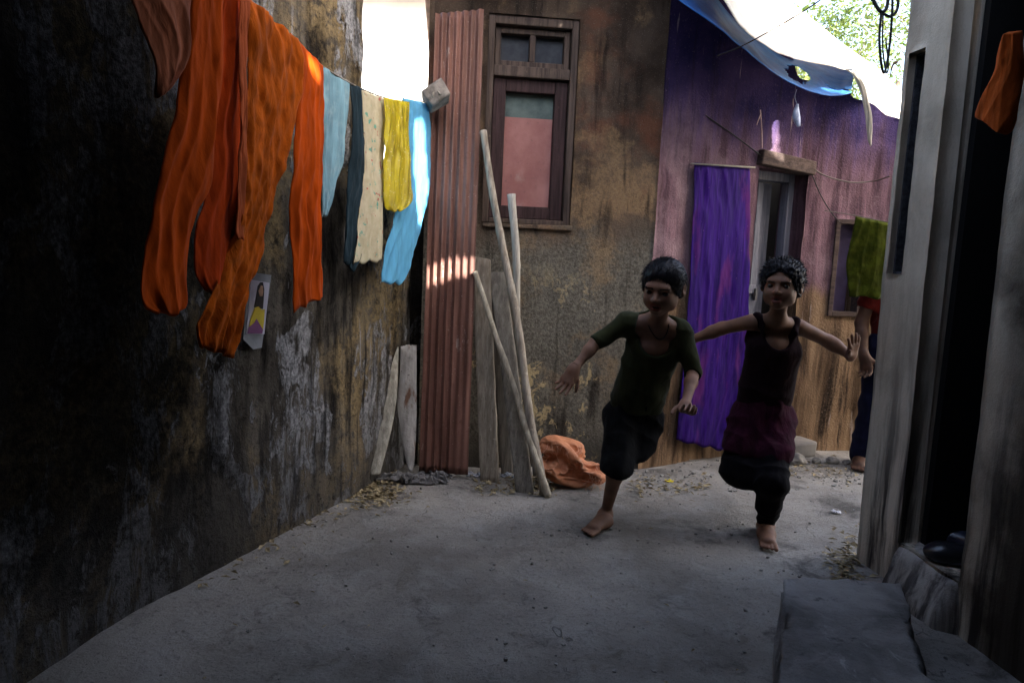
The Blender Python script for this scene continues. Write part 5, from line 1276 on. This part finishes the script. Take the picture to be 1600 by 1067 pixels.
# ---------------- first child: olive shirt
def child_olive():
    m_s = skin('brown_skin_one', (.20, .108, .070)); s = SDF(); sc = 1.0
    hc = P(1036, 449, 2.575); nb = P(1027, 506, 2.68)
    q, M = head(s, hc, (-.46, -.86, -.20), (-.03, -.20, 1), sc, nb)
    pel, wst, cst = P(988, 655, 2.84), P(1000, 606, 2.79), P(1020, 545, 2.72)
    sl, sr = P(977, 505, 2.70), P(1066, 519, 2.70); W = (sr-sl)
    torso(s, pel, wst, cst, W, -.011, sw=.86); s.cap(pel, cst, .052, .056, .03, W, 1.25); s.cap(sl.lerp(sr, .12), sl.lerp(sr, .88), .031, .031, .04)
    s.cap(nb+Vector((0, .02, .012)), sl.lerp(sr, .15), .030, .028, .03); s.cap(nb+Vector((0, .02, .012)), sl.lerp(sr, .85), .030, .028, .03)
    el, wl = P(930, 536, 2.68), P(897, 576, 2.62); er, wr_ = P(1083, 583, 2.66), P(1071, 632, 2.50)
    limb(s, [sl, el, el.lerp(wl, .3), wl], [.030, .0215, .0215, .0145]); limb(s, [sr, er, er.lerp(wr_, .3), wr_], [.030, .0225, .0225, .0155])
    hand(s, wl, P(876, 612, 2.60)-wl, Vector((.55, .75, -.1)), 1, .125, (.18, .22, .3, .4), .10, .55)
    hand(s, wr_, P(1076, 655, 2.40)-wr_, Vector((-.25, .45, -.85)), -1, .118, (.65, .75, .8, .85), .16, .9)
    hl, hr = P(970, 650, 2.82), P(1012, 655, 2.84)
    kl, al = P(966, 716, 2.70), P(946, 803, 2.845); kr, ar = P(996, 702, 2.78), P(1000, 688, 3.10)
    limb(s, [hl, kl], [.050, .036], .03); limb(s, [kl, kl.lerp(al, .3)+Vector((.004, .012, 0)), al], [.034, .0325, .0195], .02)
    limb(s, [hr, kr], [.050, .036], .03); limb(s, [kr, kr.lerp(ar, .3), ar], [.034, .033, .020], .02)
    he = G(951, 821, .0); to = G(914, 838, .0); he.z = to.z = .006; foot(s, he, to, al, .0195)
    foot(s, ar+Vector((.01, .05, .05)), ar+Vector((-.01, .10, -.09)), ar, .022)
    org = (al.x, al.y, 0)
    b = body_mesh(s, 'person', [m_s, M_lip, M_brow], q, M, .0034, 'barefoot child in olive shirt and black shorts running with a bent head', org, sc)
    eyes(q, M, sc, b, (-.15, -.22)); hair(q, M, sc, b, 3, 'short')
    mo = fabric('olive_jersey', (.026, .029, .012), .25, 0, wscale=1200, crease=.4, sheen=.08); mb = fabric('black_shorts_cloth', (.0075, .0075, .008), .3, sheen=.03)
    g = SDF(); torso(g, pel+Vector((0, 0, .03)), wst, cst, W, .001, sw=.88); g.cap(cst, pel+Vector((0, 0, .0)), .066, .078, .04, W, 1.36); g.cap(sl.lerp(sr, .10), sl.lerp(sr, .90), .040, .040, .04)
    g.cap(nb+Vector((0, .02, .012)), sl.lerp(sr, .15), .041, .040, .03); g.cap(nb+Vector((0, .02, .012)), sl.lerp(sr, .85), .041, .040, .03)
    ce = sl.lerp(el, .93); g.cap(sl, ce, .039, .030, .03); cr_ = er.lerp(wr_, .06); g.cap(sr, er, .039, .032, .03); g.cap(er, cr_, .032, .031, .01)
    # cut cuffs, hem and the wide scooped neck
    g.ell(ce+(ce-sl).normalized()*.052, (.05, .05, .05), None, .003, True); g.ell(cr_+(wr_-er).normalized()*.050, (.052, .052, .052), None, .003, True)
    fw = (Vector((0, -1, 0))); ncx = sl.lerp(sr, .53)
    Mn = Matrix.Identity(3)
    g.ell(ncx+Vector((-.004, -.075, .0)), (.086, .102, .108), None, .006, True); g.ell(nb+Vector((0, -.02, .02)), (.078, .07, .060), None, .006, True)
    hp = P(985, 640, 2.80); g.plane(hp, (-.06, .10, -1))
    garb(g, 'shirt', mo, b, .0045, .0042, 1, (10, 6, 34))
    g = SDF(); g.cap(pel+Vector((0, 0, -.01)), wst+Vector((0, 0, -.02)), .076, .066, .03, W, 1.36)
    k2 = kl+(kl-hl).normalized()*.035+Vector((0, .004, -.012)); g.cap(hl, k2, .070, .064, .03); k3 = kr+(kr-hr).normalized()*.03+Vector((0, .006, -.012)); g.cap(hr, k3, .068, .064, .03)
    g.cap(hl.lerp(hr, .5), kl.lerp(kr, .5)+Vector((0, .06, .05)), .05, .04, .03)
    g.plane(P(968, 727, 2.70), (.03, .42, -1))
    garb(g, 'shorts', mb, b, .0045, .0065, 2, (26, 8, 14))
    cord('necklace', [nb+Vector((-.032, .012, .020)), nb+Vector((-.035, -.030, -.012)), nb+Vector((-.008, -.060, -.050)), nb+Vector((.022, -.052, -.040)), nb+Vector((.040, -.020, .004)), nb+Vector((.034, .012, .022))], .0022, plain('black_thread', (.004, .004, .004), .9, spec=.05), b)
    ax = (wl-el).normalized(); u = ax.cross(Vector((0, 0, 1))).normalized(); w = ax.cross(u); cw = wl-ax*.012
    cord('bracelet', [cw+(u*math.cos(a*.6283)+w*math.sin(a*.6283))*.0195 for a in range(11)], .0022, plain('bracelet_thread', (.10, .06, .03), .7), b)
child_olive()

# ---------------- second child: dark vest, arms spread
def child_vest():
    m_s = skin('brown_skin_two', (.17, .086, .052)); s = SDF(); sc = .96
    hc = P(1221, 446, 2.72); nb = P(1214, 498, 2.79)
    q, M = head(s, hc, (-.50, -.86, .02), (.02, .02, 1), sc, nb)
    pel, wst, cst = P(1190, 652, 2.90), P(1196, 606, 2.87), P(1210, 546, 2.84)
    sl, sr = P(1174, 503, 2.83), P(1251, 512, 2.84); W = sr-sl
    torso(s, pel, wst, cst, W, -.008); s.cap(pel, cst, .058, .058, .03, W, 1.45); s.cap(sl.lerp(sr, .12)+Vector((0, .012, 0)), sl.lerp(sr, .88)+Vector((0, .012, 0)), .030, .032, .04)
    s.cap(nb, sl.lerp(sr, .2), .024, .026, .03); s.cap(nb, sl.lerp(sr, .8), .024, .026, .03)
    el, wl = P(1128, 513, 2.92), P(1078, 532, 2.98); er, wr_ = P(1294, 533, 2.86), P(1330, 556, 2.82)
    limb(s, [sl, el, el.lerp(wl, .3), wl], [.031, .0245, .0245, .0165]); limb(s, [sr, er, er.lerp(wr_, .3), wr_], [.031, .0245, .0245, .0170])
    hand(s, wl, P(1050, 548, 2.99)-wl, Vector((.1, .5, -.7)), 1, .12, (.25, .25, .3, .35), .10, .7)
    hand(s, wr_, P(1340, 518, 2.76)-wr_, Vector((.35, -.9, .1)), -1, .118, (.10, .10, .14, .2), .22, .85)
    hl, hr = P(1172, 660, 2.90), P(1212, 662, 2.90)
    kl, al = P(1152, 735, 2.80), P(1168, 735, 3.12); kr, ar = P(1207, 752, 2.70), P(1196, 822, 2.83)
    limb(s, [hl, kl], [.058, .043], .03); limb(s, [kl, kl.lerp(al, .3), al], [.041, .039, .024], .02)
    limb(s, [hr, kr], [.058, .043], .03); limb(s, [kr, kr.lerp(ar, .3)+Vector((0, .012, 0)), ar], [.041, .040, .0235], .02)
    he, to = G(1195, 838), G(1201, 862); he.z = to.z = .006; to = he+(to-he).normalized()*.165; foot(s, he, to, ar, .0225)
    foot(s, al+Vector((0, .05, .05)), al+Vector((0, .10, -.08)), al, .022)
    b = body_mesh(s, 'person', [m_s, M_lip, M_brow], q, M, .0034, 'curly haired child in dark vest and maroon shorts running with both arms spread', (ar.x, ar.y, 0), sc)
    eyes(q, M, sc, b, (-.05, -.25)); hair(q, M, sc, b, 8, 'curly')
    mv = fabric('dark_maroon_jersey', (.011, .0045, .006), .3, crease=.4, sheen=.02); mp = fabric('maroon_cloth', (.026, .005, .012), .35, crease=.8, sheen=.02); mk = fabric('black_legging_cloth', (.005, .0045, .0055), .3, sheen=.02)
    g = SDF(); torso(g, pel+Vector((0, 0, .02)), wst, cst, W, .003); g.cap(pel, cst, .072, .070, .03, W, 1.42)
    for t_ in (.11, .87):
        a = sl.lerp(sr, t_); b_ = cst.lerp(a, .45)+Vector((0, -.038, -.01)); g.cap(a+Vector((0, -.006, .022)), a.lerp(b_, .5)+Vector((0, -.024, .008)), .017, .017, .01); g.cap(a.lerp(b_, .5)+Vector((0, -.024, .008)), b_, .017, .024, .01); g.cap(a+Vector((0, -.006, .022)), a+Vector((0, .035, -.07)), .017, .03, .02)
    g.ell(sl.lerp(sr, .49)+Vector((0, -.08, .0)), (.066, .105, .098), None, .006, True); g.ell(nb+Vector((0, .0, .03)), (.050, .07, .05), None, .006, True)
    g.plane(P(1190, 640, 2.86), (0, .05, -1))
    garb(g, 'vest', mv, b, .0045, .0035, 5, (8, 6, 26))
    g = SDF(); g.cap(pel+Vector((0, 0, -.02)), wst+Vector((0, 0, -.02)), .086, .070, .03, W, 1.38)
    g.cap(hl, hl.lerp(kl, .62), .078, .086, .04); g.cap(hr, hr.lerp(kr, .55), .076, .080, .04); g.cap(pel, pel+Vector((-.01, -.02, -.10)), .09, .095, .04, W, 1.2)
    g.plane(P(1185, 704, 2.84), (-.05, .12, -1))
    garb(g, 'shorts', mp, b, .005, .007, 6, (24, 8, 16))
    g = SDF(); g.cap(hl, kl, .072, .066, .04); g.cap(hr, kr, .070, .056, .04); g.cap(kl, kl.lerp(al, .8), .06, .045, .03)
    k_ = kr.lerp(ar, .45); g.cap(kr, k_, .056, .050, .03); g.cap(k_, ar+Vector((0, 0, .012)), .050, .036, .02); g.plane(ar+Vector((0, 0, .012)), (0, 0, -1)); g.cap(hl.lerp(hr, .4), kl.lerp(kr, .4)+Vector((0, .03, .0)), .06, .06, .04)
    garb(g, 'leggings', mk, b, .005, .006, 7, (10, 8, 40))
child_vest()

# ---------------- half hidden figure at the corner
def figure():
    m_s = skin('brown_skin_three', (.075, .038, .024)); s = SDF(); sc = 1.0; Y = 3.82
    ft = G(1338, 731); ft.z = 0; X0 = P(1395, 560, Y).x
    pel = Vector((X0, Y, .70)); wst = pel+Vector((0, .0, .13)); cst = pel+Vector((0, -.01, .27)); nb = pel+Vector((0, -.01, .42))
    sl, sr = pel+Vector((-.135, 0, .36)), pel+Vector((.135, 0, .36)); W = Vector((1, 0, 0))
    q, M = head(s, nb+Vector((0, -.03, .14)), (-.2, -1, -.05), (0, 0, 1), sc, nb)
    torso(s, pel, wst, cst, W, .008); s.cap(sl.lerp(sr, .1), sl.lerp(sr, .9), .038, .038, .04); s.cap(nb, sl.lerp(sr, .25), .03, .03, .03); s.cap(nb, sl.lerp(sr, .75), .03, .03, .03)
    el, wl = P(1346, 505, Y), P(1350, 555, Y-.07)
    limb(s, [sl, el, el.lerp(wl, .3), wl], [.042, .032, .031, .021]); limb(s, [sr, sr+Vector((.04, 0, -.24)), sr+Vector((.03, -.06, -.45))], [.042, .032, .022])
    hand(s, wl, P(1357, 590, Y-.09)-wl, Vector((.8, .3, -.2)), 1, .15, (.5, .5, .6, .6), .06, .6)
    hand(s, sr+Vector((.03, -.06, -.45)), Vector((0, 0, -1)), Vector((-1, 0, 0)), 1, .15)
    hl, hr = pel+Vector((-.07, 0, -.02)), pel+Vector((.07, 0, -.02)); al = Vector((ft.x+.045, ft.y+.05, .07)); ar = Vector((X0+.12, Y+.08, .07))
    kl, kr = hl.lerp(al, .5)+Vector((0, -.03, 0)), hr.lerp(ar, .5)+Vector((0, -.03, 0))
    limb(s, [hl, kl, kl.lerp(al, .3), al], [.072, .050, .048, .028], .03); limb(s, [hr, kr, kr.lerp(ar, .3), ar], [.072, .050, .048, .028], .03)
    for a in (al, ar):
        h = Vector((a.x+.01, a.y+.04, .006)); foot(s, h, h+Vector((-.09, -.19, 0)), a, .027)
    b = body_mesh(s, 'person', [m_s, M_lip, M_brow], q, M, .005, 'half hidden figure in red top and dark blue trousers standing behind the grey wall corner', (X0, Y, 0), sc)
    eyes(q, M, sc, b, (0, 0)); hair(q, M, sc, b, 12, 'curly')
    mr = fabric('red_cotton', (.10, .010, .008), .3); mj = fabric('dark_navy_cloth', (.006, .007, .022), .3)
    g = SDF(); torso(g, pel+Vector((0, 0, .0)), wst, cst, W, .022); g.cap(sl.lerp(sr, .1), sl.lerp(sr, .9), .05, .05, .04); g.cap(nb, sl, .04, .045, .03); g.cap(nb, sr, .04, .045, .03)
    c1 = sl.lerp(el, .62); g.cap(sl, c1, .055, .05, .03); g.ell(c1+(c1-sl).normalized()*.068, (.068,)*3, None, .003, True); c2 = sr+Vector((.025, 0, -.15)); g.cap(sr, c2, .055, .05, .03)
    g.ell(nb+Vector((0, -.02, .05)), (.065, .07, .06), None, .005, True); g.plane(pel, (0, 0, -1)); garb(g, 'shirt', mr, b, .007, .005, 9)
    g = SDF(); g.cap(pel+Vector((0, 0, .03)), pel+Vector((0, 0, -.04)), .085, .09, .03, W, 1.3)
    for h_, k_, a_ in ((hl, kl, al), (hr, kr, ar)): g.cap(h_, k_, .085, .068, .03); g.cap(k_, a_, .068, .060, .02)
    g.plane((0, 0, .015), (0, 0, -1)); garb(g, 'trousers', mj, b, .007, .006, 10)
figure()
# ------------------------------------------------------------------ daylight
W = bpy.data.worlds.new('World'); S.world = W; W.use_nodes = True
wn_ = W.node_tree.nodes; wl_ = W.node_tree.links
sky = wn_.new('ShaderNodeTexSky'); sky.sky_type = 'NISHITA'; sky.sun_disc = False
sky.sun_elevation = math.asin(SUN_DIR.z); sky.sun_rotation = math.atan2(SUN_DIR.x, SUN_DIR.y); sky.dust_density = 6.0; sky.air_density = 1.0
wl_.new(sky.outputs[0], wn_['Background'].inputs[0]); wn_['Background'].inputs[1].default_value = .15
ld = bpy.data.lights.new('sun', 'SUN'); ld.energy = 4.5; ld.angle = R(.5); ld.color = (1, .95, .87)
lo_ = bpy.data.objects.new('sun', ld); COL.objects.link(lo_); lo_.rotation_euler = SUN_DIR.to_track_quat('Z', 'Y').to_euler(); lo_.location = (4, -4, 8)
S.view_settings.view_transform = 'Standard'; S.view_settings.look = 'None'; S.view_settings.gamma = 1.0
S.view_settings.exposure = 3.0
S.cycles.max_bounces = 8; S.cycles.diffuse_bounces = 5
S.cycles.use_denoising = True
